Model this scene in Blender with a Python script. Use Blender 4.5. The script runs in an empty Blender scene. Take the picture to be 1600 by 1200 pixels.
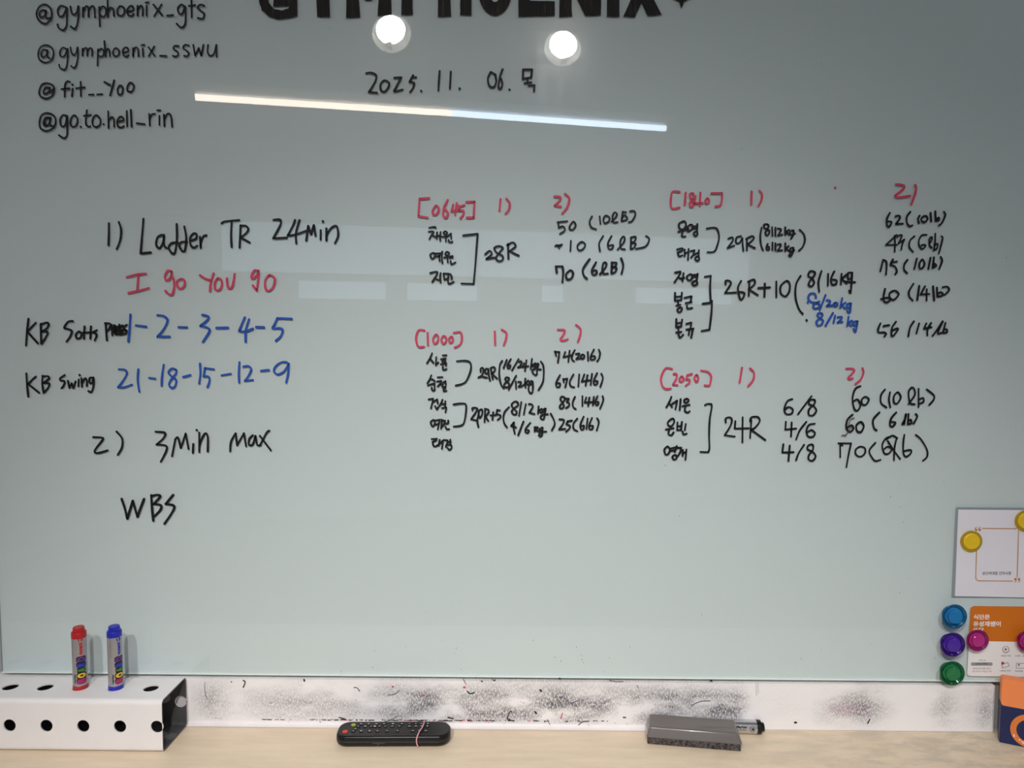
import bpy, bmesh, math, random
from mathutils import Vector, Matrix, Euler
random.seed(7)
PI = math.pi
SC = bpy.context.scene
COL = SC.collection

# ------------------------------------------------------------------ camera
F_PX = 1150.0                       # focal length in pixels of the 1600 x 1200 frame
CAM = Vector((0.0, -1.15, 1.505))
cam_data = bpy.data.cameras.new('camera'); cam = bpy.data.objects.new('camera', cam_data); COL.objects.link(cam)
cam_data.sensor_fit = 'HORIZONTAL'; cam_data.sensor_width = 36.0; cam_data.lens = F_PX / 1600 * 36.0
cam_data.clip_start = 0.02
PITCH = math.atan(70 / 1150); YAW = math.radians(0.8); ROLL = 0.0026
CAM_R = (Euler((PI/2 - PITCH, 0, YAW)).to_matrix() @ Matrix.Rotation(ROLL, 3, 'Z'))
cam.matrix_world = Matrix.Translation(CAM) @ CAM_R.to_4x4()
SC.camera = cam

# ------------------------------------------------------------------ world and exposure
W = bpy.data.worlds.new('world'); SC.world = W; W.use_nodes = True
bg = W.node_tree.nodes['Background']; bg.inputs[0].default_value = (0.72, 0.86, 1.0, 1); bg.inputs[1].default_value = 2.6
SC.view_settings.view_transform = 'Standard'; SC.view_settings.look = 'None'
SC.view_settings.exposure = 0.0; SC.view_settings.gamma = 1.0; SC.view_settings.use_curve_mapping = False
SPOT_A = (156.0, 50.0); SPOT_B = (117.0, 68.0); LENS_E = 45.0; TUBE_E = 24.0; PANEL_E = 9.0

# ------------------------------------------------------------------ measuring helpers (board is the plane y = 0)
def ray(px, py):
    return CAM_R @ Vector(((px - 800) / F_PX, -(py - 600) / F_PX, -1))
def on_wall(px, py, y=0.0):
    d = ray(px, py); return CAM + d * ((y - CAM.y) / d.y)
def on_level(px, py, z):
    d = ray(px, py); return CAM + d * ((z - CAM.z) / d.z)

# ------------------------------------------------------------------ materials
MATS = {}
def mat(name, col, rough=0.5, metal=0.0, spec=0.5, noise=None, coat=0.0):
    """plain procedural surface; noise=(scale, amount) varies the colour a little"""
    if name in MATS: return MATS[name]
    m = bpy.data.materials.new(name); m.use_nodes = True; nt = m.node_tree
    b = nt.nodes['Principled BSDF']
    b.inputs['Base Color'].default_value = (*col, 1); b.inputs['Roughness'].default_value = rough
    b.inputs['Metallic'].default_value = metal; b.inputs['Specular IOR Level'].default_value = spec
    b.inputs['Coat Weight'].default_value = coat
    if noise:
        tc = nt.nodes.new('ShaderNodeTexCoord'); n = nt.nodes.new('ShaderNodeTexNoise')
        n.inputs['Scale'].default_value = noise[0]; n.inputs['Detail'].default_value = 5
        nt.links.new(tc.outputs['Object'], n.inputs['Vector'])
        mx = nt.nodes.new('ShaderNodeMix'); mx.data_type = 'RGBA'
        mx.inputs[6].default_value = (*[max(0, c * (1 - noise[1])) for c in col], 1)
        mx.inputs[7].default_value = (*[min(1, c * (1 + noise[1])) for c in col], 1)
        nt.links.new(n.outputs['Fac'], mx.inputs[0]); nt.links.new(mx.outputs[2], b.inputs['Base Color'])
    MATS[name] = m; return m
def emit(name, col, s):
    m = bpy.data.materials.new(name); m.use_nodes = True; nt = m.node_tree; nt.nodes.clear()
    e = nt.nodes.new('ShaderNodeEmission'); o = nt.nodes.new('ShaderNodeOutputMaterial')
    e.inputs[0].default_value = (*col, 1); e.inputs[1].default_value = s
    nt.links.new(e.outputs[0], o.inputs[0]); return m
def ramp(nt, stops, src, interp='LINEAR'):
    r = nt.nodes.new('ShaderNodeValToRGB'); r.color_ramp.interpolation = interp
    el = r.color_ramp.elements
    while len(el) < len(stops): el.new(0.5)
    for e, (p, v) in zip(el, stops):
        e.position = p; e.color = (v, v, v, 1) if not isinstance(v, tuple) else (*v, 1)
    nt.links.new(src, r.inputs[0]); return r.outputs[0]
def math_(nt, op, a, b=None, c=None):
    n = nt.nodes.new('ShaderNodeMath'); n.operation = op
    for i, v in enumerate((a, b, c)):
        if v is None: continue
        if isinstance(v, (int, float)): n.inputs[i].default_value = v
        else: nt.links.new(v, n.inputs[i])
    return n.outputs[0]
def noise_(nt, scale, detail=3, vec=None, mapscale=None, rot=(0, 0, 0), rough=0.5):
    tc = nt.nodes.new('ShaderNodeTexCoord'); v = tc.outputs['Object']
    if mapscale:
        mp = nt.nodes.new('ShaderNodeMapping'); mp.inputs['Scale'].default_value = mapscale; mp.inputs['Rotation'].default_value = rot
        nt.links.new(v, mp.inputs[0]); v = mp.outputs[0]
    n = nt.nodes.new('ShaderNodeTexNoise'); n.inputs['Scale'].default_value = scale; n.inputs['Detail'].default_value = detail
    n.inputs['Roughness'].default_value = rough
    nt.links.new(v, n.inputs['Vector']); return n.outputs['Fac']

def glass_front():
    m = bpy.data.materials.new('board_glass_face'); m.use_nodes = True; nt = m.node_tree; nt.nodes.clear()
    o = nt.nodes.new('ShaderNodeOutputMaterial')
    tr = nt.nodes.new('ShaderNodeBsdfTransparent'); tr.inputs[0].default_value = (0.955, 0.975, 0.968, 1)
    gl = nt.nodes.new('ShaderNodeBsdfGlossy'); gl.inputs['Roughness'].default_value = 0.0
    hz = nt.nodes.new('ShaderNodeBsdfGlossy'); hz.inputs['Roughness'].default_value = 0.16
    lw = nt.nodes.new('ShaderNodeLayerWeight'); lw.inputs[0].default_value = 0.5      # mirror share grows towards grazing angles
    fr = math_(nt, 'MULTIPLY_ADD', math_(nt, 'POWER', lw.outputs['Facing'], 5.0), 0.955, 0.045)
    mx = nt.nodes.new('ShaderNodeMixShader'); nt.links.new(fr, mx.inputs[0])
    nt.links.new(tr.outputs[0], mx.inputs[1]); nt.links.new(gl.outputs[0], mx.inputs[2])
    # wiped-ink film: faint streaks of eraser haze, mostly across and up-down
    s1 = noise_(nt, 1.0, 4, mapscale=(5, 1, 60)); s2 = noise_(nt, 1.0, 4, mapscale=(45, 1, 4)); bl = noise_(nt, 3.2, 2)
    a = math_(nt, 'MULTIPLY', ramp(nt, [(0.45, 0.0), (0.7, 1.0)], s1), ramp(nt, [(0.42, 0.0), (0.62, 1.0)], bl))
    b = math_(nt, 'MULTIPLY', ramp(nt, [(0.5, 0.0), (0.72, 1.0)], s2), ramp(nt, [(0.5, 1.0), (0.6, 0.0)], bl))
    fac = math_(nt, 'MULTIPLY_ADD', math_(nt, 'ADD', a, b), 0.006, 0.003)
    m2 = nt.nodes.new('ShaderNodeMixShader'); nt.links.new(fac, m2.inputs[0])
    nt.links.new(mx.outputs[0], m2.inputs[1]); nt.links.new(hz.outputs[0], m2.inputs[2])
    nt.links.new(m2.outputs[0], o.inputs[0]); return m
def clear(name, col=(1, 1, 1)):
    m = bpy.data.materials.new(name); m.use_nodes = True; nt = m.node_tree; nt.nodes.clear()
    o = nt.nodes.new('ShaderNodeOutputMaterial'); tr = nt.nodes.new('ShaderNodeBsdfTransparent')
    tr.inputs[0].default_value = (*col, 1); nt.links.new(tr.outputs[0], o.inputs[0]); return m
def tinted_plastic(name, col, see=0.40):
    m = bpy.data.materials.new(name); m.use_nodes = True; nt = m.node_tree
    b = nt.nodes['Principled BSDF']; b.inputs['Base Color'].default_value = (*col, 1); b.inputs['Roughness'].default_value = 0.12
    o = nt.nodes['Material Output']; tr = nt.nodes.new('ShaderNodeBsdfTransparent')
    tr.inputs[0].default_value = (*[c ** 0.22 for c in col], 1)
    mx = nt.nodes.new('ShaderNodeMixShader'); mx.inputs[0].default_value = see
    nt.links.new(b.outputs[0], mx.inputs[1]); nt.links.new(tr.outputs[0], mx.inputs[2]); nt.links.new(mx.outputs[0], o.inputs[0]); return m

def title_ink():
    m = bpy.data.materials.new('title_ink'); m.use_nodes = True; nt = m.node_tree; b = nt.nodes['Principled BSDF']
    s = noise_(nt, 1.0, 5, mapscale=(240, 1, 16), rough=0.75)
    nt.links.new(ramp(nt, [(0.38, (0.003, 0.003, 0.0035)), (0.55, (0.010, 0.008, 0.007)), (0.70, (0.060, 0.044, 0.035))], s), b.inputs['Base Color'])
    b.inputs['Roughness'].default_value = 0.6; b.inputs['Specular IOR Level'].default_value = 0.25; return m
def strip_paint():
    m = bpy.data.materials.new('smeared_white_paint'); m.use_nodes = True; nt = m.node_tree; b = nt.nodes['Principled BSDF']
    tc = nt.nodes.new('ShaderNodeTexCoord'); sx = nt.nodes.new('ShaderNodeSeparateXYZ'); nt.links.new(tc.outputs['Object'], sx.inputs[0])
    X = math_(nt, 'MULTIPLY_ADD', sx.outputs[0], 0.75, 0.5)          # -0.667..0.667 -> 0..1
    xs = [(-.54, .0), (-.50, .55), (-.46, .2), (-.36, .55), (-.25, .35), (-.2, .75), (-.12, 1.), (0., .85), (.06, 1.), (.12, .75), (.19, .8), (.27, 1.), (.345, .85), (.368, .1), (.46, .05), (.50, .45), (.545, .75), (.585, .25), (.61, .03), (.666, .03)]
    ax = ramp(nt, [(x * .75 + .5, v) for x, v in xs], X)
    X2 = math_(nt, 'MULTIPLY_ADD', sx.outputs[0], 4.0, -2.4)         # 0.6..0.85 -> 0..1
    ax2 = ramp(nt, [(0.16, 0.0), (0.30, .45), (0.40, .12), (0.48, .12), (0.55, .65), (0.60, .35), (0.64, .2)], X2)
    Zn = math_(nt, 'MULTIPLY_ADD', sx.outputs[2], 12.5, -10.975)     # 0.878..0.958 -> 0..1
    az = ramp(nt, [(0.1, .15), (0.25, .7), (0.5, 1.0), (0.72, .75), (0.95, .25)], Zn)
    blot = ramp(nt, [(0.36, 0.04), (0.56, 1.0)], noise_(nt, 1.0, 3, mapscale=(13, 1, 26), rot=(0, 0.5, 0)))
    fine = ramp(nt, [(0.43, 0.0), (0.53, 1.0)], noise_(nt, 1.0, 4, mapscale=(520, 1, 210), rot=(0, 0.18, 0), rough=0.65))
    amp = math_(nt, 'MULTIPLY', math_(nt, 'ADD', ax, ax2), az)
    body = math_(nt, 'MULTIPLY', amp, blot)
    wash = math_(nt, 'MULTIPLY', body, 0.30)
    dark = math_(nt, 'MULTIPLY', body, fine)
    tot = math_(nt, 'MINIMUM', math_(nt, 'MULTIPLY_ADD', dark, 0.85, wash), 0.92)
    mx = nt.nodes.new('ShaderNodeMix'); mx.data_type = 'RGBA'
    mx.inputs[6].default_value = (0.86, 0.835, 0.845, 1); mx.inputs[7].default_value = (0.04, 0.036, 0.052, 1)
    nt.links.new(tot, mx.inputs[0])
    # a pink stain among the grey ones
    pk = math_(nt, 'MULTIPLY', ramp(nt, [(0.505, 0.0), (0.525, 1.0), (0.548, 0.0)], math_(nt, 'MULTIPLY_ADD', sx.outputs[0], 0.5, 0.265)), ramp(nt, [(0.3, 0.0), (0.48, 1.0), (0.62, 0.0)], Zn))
    m2 = nt.nodes.new('ShaderNodeMix'); m2.data_type = 'RGBA'; m2.blend_type = 'MULTIPLY'
    nt.links.new(math_(nt, 'MULTIPLY', pk, 0.6), m2.inputs[0]); nt.links.new(mx.outputs[2], m2.inputs[6]); m2.inputs[7].default_value = (0.9, 0.6, 0.75, 1)
    nt.links.new(m2.outputs[2], b.inputs['Base Color']); b.inputs['Roughness'].default_value = 0.55; return m
def worktop_mat():
    m = bpy.data.materials.new('beige_worktop'); m.use_nodes = True; nt = m.node_tree; b = nt.nodes['Principled BSDF']
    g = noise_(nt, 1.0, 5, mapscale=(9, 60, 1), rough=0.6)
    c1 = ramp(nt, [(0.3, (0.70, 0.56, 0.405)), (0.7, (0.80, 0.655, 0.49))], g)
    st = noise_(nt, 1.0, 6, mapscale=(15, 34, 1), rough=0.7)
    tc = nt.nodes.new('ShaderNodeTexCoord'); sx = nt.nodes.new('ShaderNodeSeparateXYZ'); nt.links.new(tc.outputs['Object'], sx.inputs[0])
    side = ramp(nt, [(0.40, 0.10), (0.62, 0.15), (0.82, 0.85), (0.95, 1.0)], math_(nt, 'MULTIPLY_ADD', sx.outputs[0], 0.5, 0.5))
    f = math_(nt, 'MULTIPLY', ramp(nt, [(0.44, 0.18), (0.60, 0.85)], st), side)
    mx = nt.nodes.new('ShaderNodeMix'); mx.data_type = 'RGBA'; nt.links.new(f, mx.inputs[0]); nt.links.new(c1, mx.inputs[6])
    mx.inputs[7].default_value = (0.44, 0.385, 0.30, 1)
    nt.links.new(mx.outputs[2], b.inputs['Base Color']); b.inputs['Roughness'].default_value = 0.45; return m
def felt_mat():
    m = bpy.data.materials.new('grey_felt'); m.use_nodes = True; nt = m.node_tree; b = nt.nodes['Principled BSDF']
    n = noise_(nt, 420, 4)
    nt.links.new(ramp(nt, [(0.35, (0.02, 0.018, 0.018)), (0.65, (0.13, 0.115, 0.115))], n), b.inputs['Base Color']); b.inputs['Roughness'].default_value = 1.0
    b.inputs['Specular IOR Level'].default_value = 0.1; return m
def wood_floor():
    m = bpy.data.materials.new('floor_boards'); m.use_nodes = True; nt = m.node_tree; b = nt.nodes['Principled BSDF']
    n = noise_(nt, 1.0, 4, mapscale=(2, 14, 1)); nt.links.new(ramp(nt, [(0.3, (0.20, 0.15, 0.11)), (0.7, (0.30, 0.235, 0.175))], n), b.inputs['Base Color'])
    b.inputs['Roughness'].default_value = 0.5; return m

INK = {'K': mat('black_ink', (0.006, 0.006, 0.007), 0.55, spec=0.3), 'R': mat('red_ink', (0.60, 0.055, 0.115), 0.55, spec=0.3, noise=(60, .25)),
       'B': mat('blue_ink', (0.016, 0.085, 0.42), 0.55, spec=0.3, noise=(60, .3)), 'G': mat('wiped_ink', (0.16, 0.165, 0.165), 0.7, spec=0.2)}
WHITE = mat('white_powder_coat', (0.80, 0.775, 0.78), 0.42, noise=(30, .03))
DARK_IN = mat('bare_shaded_inside', (0.10, 0.10, 0.105), 0.5, noise=(40, .3))  # bare metal, with the shade of the unlit interior put into the colour
BLACK = mat('black_plastic', (0.005, 0.005, 0.0055), 0.30, spec=0.35)

# ------------------------------------------------------------------ mesh helpers
class MB:
    def __init__(s): s.v = []; s.f = []; s.m = []; s.sm = []
    def face(s, pts, mi=0, smooth=False):
        b = len(s.v); s.v += [tuple(p) for p in pts]; s.f.append(tuple(range(b, b + len(pts)))); s.m.append(mi); s.sm.append(smooth)
    def grid(s, rows, mi=0, smooth=True, close=False):
        """rows of equal length joined by shared vertices"""
        b = len(s.v); n = len(rows[0])
        for r in rows: s.v += [tuple(p) for p in r]
        for i in range(len(rows) - 1):
            for j in range(n if close else n - 1):
                k = (j + 1) % n
                s.f.append((b + i*n + j, b + i*n + k, b + (i+1)*n + k, b + (i+1)*n + j)); s.m.append(mi); s.sm.append(smooth)
    def box(s, lo, hi, mi=0):
        (a, b, c), (d, e, f) = lo, hi
        p = [(a,b,c),(d,b,c),(d,e,c),(a,e,c),(a,b,f),(d,b,f),(d,e,f),(a,e,f)]; k = len(s.v); s.v += p
        for q in ((0,3,2,1),(4,5,6,7),(0,1,5,4),(1,2,6,5),(2,3,7,6),(3,0,4,7)):
            s.f.append(tuple(k + i for i in q)); s.m.append(mi); s.sm.append(False)
    def build(s, name, mats, parent=None, M=None, merge=False, bevel=None):
        me = bpy.data.meshes.new(name); me.from_pydata(s.v, [], s.f); me.validate(clean_customdata=False)
        if not isinstance(mats, (list, tuple)): mats = [mats]
        for m in mats: me.materials.append(m)
        if len(me.polygons) == len(s.m):
            me.polygons.foreach_set('material_index', s.m); me.polygons.foreach_set('use_smooth', s.sm)
        bm = bmesh.new(); bm.from_mesh(me)
        if merge: bmesh.ops.remove_doubles(bm, verts=bm.verts, dist=1e-6)
        if bevel:
            bmesh.ops.remove_doubles(bm, verts=bm.verts, dist=1e-6)
            es = [e for e in bm.edges if len(e.link_faces) == 2 and e.calc_face_angle(0) > 0.3]
            bmesh.ops.bevel(bm, geom=es, offset=bevel[0], segments=bevel[1], profile=0.5, affect='EDGES')
            for fc in bm.faces: fc.smooth = False
        bmesh.ops.recalc_face_normals(bm, faces=bm.faces)
        bm.to_mesh(me); bm.free()
        if M is not None: me.transform(M)
        o = bpy.data.objects.new(name, me); COL.objects.link(o)
        if parent is not None: o.parent = parent
        return o
def lathe(prof, n=40, mi=None):
    """prof: (radius, height[, material]) about +Z"""
    b = MB()
    for i in range(len(prof) - 1):
        (r0, h0), (r1, h1) = prof[i][:2], prof[i+1][:2]; m = prof[i+1][2] if len(prof[i+1]) > 2 else 0
        rows = [[(r*math.cos(2*PI*k/n), r*math.sin(2*PI*k/n), h) for k in range(n)] for r, h in ((max(r0, 1e-5), h0), (max(r1, 1e-5), h1))]
        b.grid(rows, m, smooth=True, close=True)
    return b
def thing(name, label, cat, loc=(0, 0, 0), rot=(0, 0, 0), group=None):
    o = bpy.data.objects.new(name, None); COL.objects.link(o); o.location = loc; o.rotation_euler = rot
    o.empty_display_size = 0.02; return tag(o, label, cat, group)
def tag(o, label=None, cat=None, group=None, kind=None):
    if label: o['label'] = label
    if cat: o['category'] = cat
    if group: o['group'] = group
    if kind: o['kind'] = kind
    return o
def struct(name, lo, hi, m):
    b = MB(); b.box(lo, hi); return tag(b.build(name, m), kind='structure')

def spline(pts, closed=False, step=6):
    n = len(pts); out = []
    if n < 3 and not closed: return pts
    segs = n if closed else n - 1
    for i in range(segs):
        p = [pts[(i + k) % n] if closed else pts[min(max(i + k, 0), n - 1)] for k in (-1, 0, 1, 2)]
        for k in range(step):
            t = k / step
            out.append(tuple(0.5 * (2*p[1][c] + (p[2][c]-p[0][c])*t + (2*p[0][c]-5*p[1][c]+4*p[2][c]-p[3][c])*t*t + (3*p[1][c]-p[0][c]-3*p[2][c]+p[3][c])*t**3) for c in (0, 1)))
    out.append(pts[0] if closed else pts[-1]); return out
def ribbon(b, line, w, y, to3, mi=0):
    """flat ink stroke with round ends along a 2-D line; each call sits on its own hair-thin layer"""
    n = len(line); ph = random.uniform(0, 6); L = []; Rr = []; caps = []
    clean = [line[0]]
    for p in line[1:]:
        if math.dist(p, clean[-1]) > 1e-6: clean.append(p)
    line = clean; n = len(line)
    if n == 1: line = [line[0], (line[0][0] + w * .15, line[0][1])]; n = 2
    for i, p in enumerate(line):
        a = line[max(i-1, 0)]; c = line[min(i+1, n-1)]; dx, dy = c[0]-a[0], c[1]-a[1]; l = math.hypot(dx, dy) or 1
        h = w * 0.5 * (1 + 0.10 * math.sin(ph + i * 0.45)); nx, ny = -dy/l*h, dx/l*h
        L.append((p[0]+nx, p[1]+ny)); Rr.append((p[0]-nx, p[1]-ny))
    b.grid([[to3(q, y) for q in L], [to3(q, y) for q in Rr]], mi, smooth=False)
    for p, q, s in ((line[0], line[1], 1), (line[-1], line[-2], 1)):
        a0 = math.atan2(p[1]-q[1], p[0]-q[0]); h = w * 0.5
        b.face([to3((p[0]+h*math.cos(a0 + t), p[1]+h*math.sin(a0 + t)), y) for t in [(-0.5 + k/8) * PI for k in range(9)]], mi)
def strokes_to(b, text, w, ox, oy, s, y, to3, mi=0):
    for st in text.split(';'):
        st = st.strip(); closed = st.startswith('o'); st = st.lstrip('o')
        run = []; runs = [run]
        for tok in st.split():
            cor = tok.endswith('!'); xx, yy = tok.rstrip('!').split(',')
            p = (ox + float(xx)/s, oy + float(yy)/s); run.append(p)
            if cor: run = [p]; runs.append(run)
        for r in runs:
            if len(r) < 1 or (len(r) == 1 and len(runs) > 1): continue
            ribbon(b, spline(r, closed), w, y, to3, mi)

def text_mesh(body, size, bold=0.0, align='LEFT', res=3):
    cu = bpy.data.curves.new('t', 'FONT'); cu.body = body; cu.size = size; cu.offset = bold; cu.align_x = align; cu.resolution_u = res
    cu.fill_mode = 'FRONT'
    o = bpy.data.objects.new('t', cu); COL.objects.link(o)
    dg = bpy.context.evaluated_depsgraph_get(); me = bpy.data.meshes.new_from_object(o.evaluated_get(dg))
    bpy.data.objects.remove(o); bpy.data.curves.remove(cu)
    me.materials.clear(); return me
def sliced(me, step):
    """cut a flat mesh into bands along v so that it can follow a curved barrel"""
    bm = bmesh.new(); bm.from_mesh(me); vs = [v.co.y for v in bm.verts]; v = math.floor(min(vs)/step)*step + step
    while v < max(vs) - 1e-7:
        bmesh.ops.bisect_plane(bm, geom=list(bm.verts) + list(bm.edges) + list(bm.faces), plane_co=(0, v, 0), plane_no=(0, 1, 0), dist=1e-8); v += step
    bm.to_mesh(me); bm.free()
def printed(name, body, height, m, parent, fn, bold=0.0, width=None, align='LEFT', lab=None, curved=False):
    """print: text scaled to the given cap height (and width), mapped by fn(u, v) -> 3-D"""
    me = text_mesh(body, 1.0, bold, 'LEFT')
    if not me.vertices: return None
    us = [v.co.x for v in me.vertices]; vs = [v.co.y for v in me.vertices]
    sv = height / (max(vs) - min(vs)); su = (width / (max(us) - min(us))) if width else sv
    cx = {'LEFT': min(us), 'CENTER': (min(us)+max(us))/2, 'RIGHT': max(us)}[align]; v0 = min(vs)
    for v in me.vertices: v.co = ((v.co.x - cx) * su, (v.co.y - v0) * sv, 0)
    if curved: sliced(me, .0009)
    for v in me.vertices: v.co = fn(v.co.x, v.co.y)
    me.name = name; me.materials.append(m); o = bpy.data.objects.new(name, me); COL.objects.link(o); o.parent = parent
    if lab: o['label'] = lab
    return o
def rounded(x0, x1, z0, z1, r, n=6):
    out = []
    for cx, cz, a in ((x1-r, z1-r, 0), (x0+r, z1-r, 90), (x0+r, z0+r, 180), (x1-r, z0+r, 270)):
        for k in range(n + 1):
            t = math.radians(a + 90*k/n); out.append((cx + r*math.cos(t), cz + r*math.sin(t)))
    return out
def slab(b, outline, y0, y1, mi=0, side=0):
    """outline in x, z extruded between two y planes"""
    b.face([(x, y0, z) for x, z in outline], mi); b.face([(x, y1, z) for x, z in reversed(outline)], side)
    n = len(outline)
    for i in range(n):
        (a, c), (d, e) = outline[i], outline[(i+1) % n]
        b.face([(a, y0, c), (a, y1, c), (d, y1, e), (d, y0, e)], side)

# ------------------------------------------------------------------ the room
H = 3.0
XL, XR = -3.4, 3.2
ZC = on_wall(800, 1137, -0.002).z                       # worktop height
ZB = on_wall(800, 1057.5, 0).z                          # lower edge of the glass board
wall_m = mat('wall_paint', (0.52, 0.50, 0.47), 0.8, noise=(6, .04))
struct('floor', (XL-.1, -7.2, -.1), (XR+.1, .3, 0), wood_floor())
struct('ceiling', (XL-.1, -7.2, H), (XR+.1, .3, H+.1), mat('ceiling_paint', (0.46, 0.455, 0.44), 0.8, noise=(5, .04)))
struct('wall_front', (XL-.1, .014, 0), (XR+.1, .3, H), mat('grey_wall_paint', (0.34, 0.34, 0.345), 0.8, noise=(8, .05)))
struct('wall_left', (XL-.1, -7.2, 0), (XL, .014, H), wall_m)
struct('wall_right', (XR, -7.2, 0), (XR+.1, .014, H), wall_m)
# the wall opposite the board stands askew; it carries a bulkhead and a row of windows
A = Vector((-2.6, -4.67, 0)); Bv = Vector((2.32, -5.9, 0)); dirv = (Bv - A).normalized(); nrm = Vector((-dirv.y, dirv.x, 0))
def wp(s, d, z): q = A + dirv * s + nrm * d; return (q.x, q.y, z)
MW = Matrix(((dirv.x, nrm.x, 0, A.x), (dirv.y, nrm.y, 0, A.y), (0, 0, 1, 0), (0, 0, 0, 1)))
wins = [(0.75, 1.55), (1.65, 2.35), (2.85, 3.15), (3.75, 4.85)]
WZ0, WZ1 = 1.80, 2.03; TS0, TS1 = -0.05, 5.0
b = MB(); edges = [-1.0] + [e for w in wins for e in w] + [6.2]
b.box((-1.0, -.22, 0), (6.2, -.10, WZ0)); b.box((-1.0, -.22, WZ1), (6.2, -.10, WZ1 + .02)); b.box((-1.0, -.22, 2.47), (6.2, -.10, H)); b.box((-1.0, -.22, WZ1 + .02), (TS0, -.10, 2.47)); b.box((TS1, -.22, WZ1 + .02), (6.2, -.10, 2.47))
for i in range(0, len(edges), 2): b.box((edges[i], -.22, WZ0), (edges[i+1], -.10, WZ1))
tag(b.build('wall_back', mat('back_wall_paint', (0.56, 0.55, 0.53), 0.8, noise=(6, .04)), M=MW), kind='structure')
b = MB(); b.box((-1.0, -.10, 2.47), (6.2, .0, H)); tag(b.build('trim_1', mat('bulkhead_paint', (0.36, 0.335, 0.30), 0.8), M=MW), kind='structure')
for i, (s0, s1) in enumerate(wins):
    b = MB()
    for lo, hi in (((s0, -.20, WZ0), (s0+.04, -.12, WZ1)), ((s1-.04, -.20, WZ0), (s1, -.12, WZ1)), ((s0+.04, -.20, WZ0), (s1-.04, -.12, WZ0+.04)), ((s0+.04, -.20, WZ1-.04), (s1-.04, -.12, WZ1))):
        b.box(lo, hi)
    w = tag(b.build('window_%d' % (i+1), mat('window_frame_white', (0.7, 0.7, 0.7), 0.4), M=MW), kind='structure')
    p = MB(); p.box((s0+.04, -.163, WZ0+.04), (s1-.04, -.157, WZ1-.04)); p.build('pane', clear('window_pane_glass', (0.87, 0.91, 0.94)) if i == 0 else bpy.data.materials['window_pane_glass'], w, M=MW)

b = MB(); b.box((TS0, -.20, WZ1 + .02), (TS1, -.19, 2.47)); tr_ = b.build('window_5', clear('tinted_transom_glass', (0.78, 0.82, 0.82)), M=MW); tag(tr_, kind='structure')

# lamps of the room, seen mirrored in the glass, and two added fill panels
RIM = mat('lamp_white_metal', (0.75, 0.75, 0.75), 0.35)
LENS = emit('lamp_lens', (1.0, 0.93, 0.82), LENS_E)
def spotlight(loc, aim, label, power, deg):
    t = thing('ceiling_spotlight', label, 'lamp', loc, group='ceiling spotlights mirrored in the board')
    d = (Vector(aim) - Vector(loc)).normalized(); q = d.to_track_quat('Z', 'Y').to_matrix().to_4x4()
    body = lathe([(0.0, -.16), (.05, -.16), (.07, -.13), (.088, -.02), (.092, 0), (.086, 0), (.070, -.034), (.066, -.036)], 40).build('housing', RIM, t, M=q)
    lens = lathe([(.066, -.036), (.060, -.030), (.04, -.026), (0, -.024)], 40).build('lens', LENS, t, M=q)
    top = H - loc[2]
    arm = lathe([(0, -.03), (.012, -.03), (.012, top - .025), (.055, top - .025), (.055, top), (0, top)], 24).build('bracket', RIM, t, M=Matrix.Translation((-d.x*.10, -d.y*.10, 0)))
    L = bpy.data.lights.new('spotlight_beam', 'SPOT'); L.energy = power; L.spot_size = math.radians(deg); L.spot_blend = 1.0
    L.shadow_soft_size = 0.035; L.color = (1.0, 0.97, 0.945)
    lo = bpy.data.objects.new('spotlight_beam', L); COL.objects.link(lo); lo.parent = t
    lo.location = d * 0.014; lo.rotation_euler = d.to_track_quat('-Z', 'Y').to_euler()
    return t
def mirrored(px, py, z):
    d = ray(px, py); q = CAM + d * ((z - CAM.z) / d.z); return Vector((q.x, -q.y, z))
LZ = 2.86
spotlight(mirrored(612, 53, LZ), (0.204, 0, 0.312), 'round white ceiling spotlight, left of the pair mirrored under the title', *SPOT_A)
spotlight(mirrored(879, 76, LZ), (-0.221, 0, 0.124), 'round white ceiling spotlight, right of the pair mirrored under the title', *SPOT_B)
def tube(a, c, col, label):
    t = thing('linear_lamp', label, 'lamp', (a + c) / 2, (0, 0, math.atan2((c-a).y, (c-a).x)), 'linear ceiling lamps in one line')
    h = (c - a).length / 2 - .0015
    b = MB(); b.box((-h, -.014, .0272), (h, .014, H - (a.z + c.z)/2 - .0005)); b.build('housing', RIM, t); b = MB(); b.box((-h, -.03, .0225), (h, .19, .0270)); b.build('added_reflector', mat('reflector_white', (0.90, 0.90, 0.90), 0.6), t)  # white plate added beside the tube to make its mirrored glow band
    m = emit('tube_glow', col, TUBE_E)
    rows = [[(x, .019*math.cos(2*PI*k/20), .018*math.sin(2*PI*k/20)) for k in range(20)] for x in (-h, h)]
    b = MB(); b.grid(rows, 0, True, True); b.face(rows[0]); b.face(rows[1])
    b.build('diffuser', m, t)
TZ = 2.925
pa, pm, pb = mirrored(305, 152, TZ), mirrored(706, 177, TZ), mirrored(1040, 201, TZ)
tube(pa, pm, (1.0, 0.84, 0.70), 'warm white half of the ceiling light line mirrored in the board')
tube(pm, pb, (0.66, 0.80, 1.0), 'cool bluish half of the ceiling light line mirrored in the board')

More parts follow.
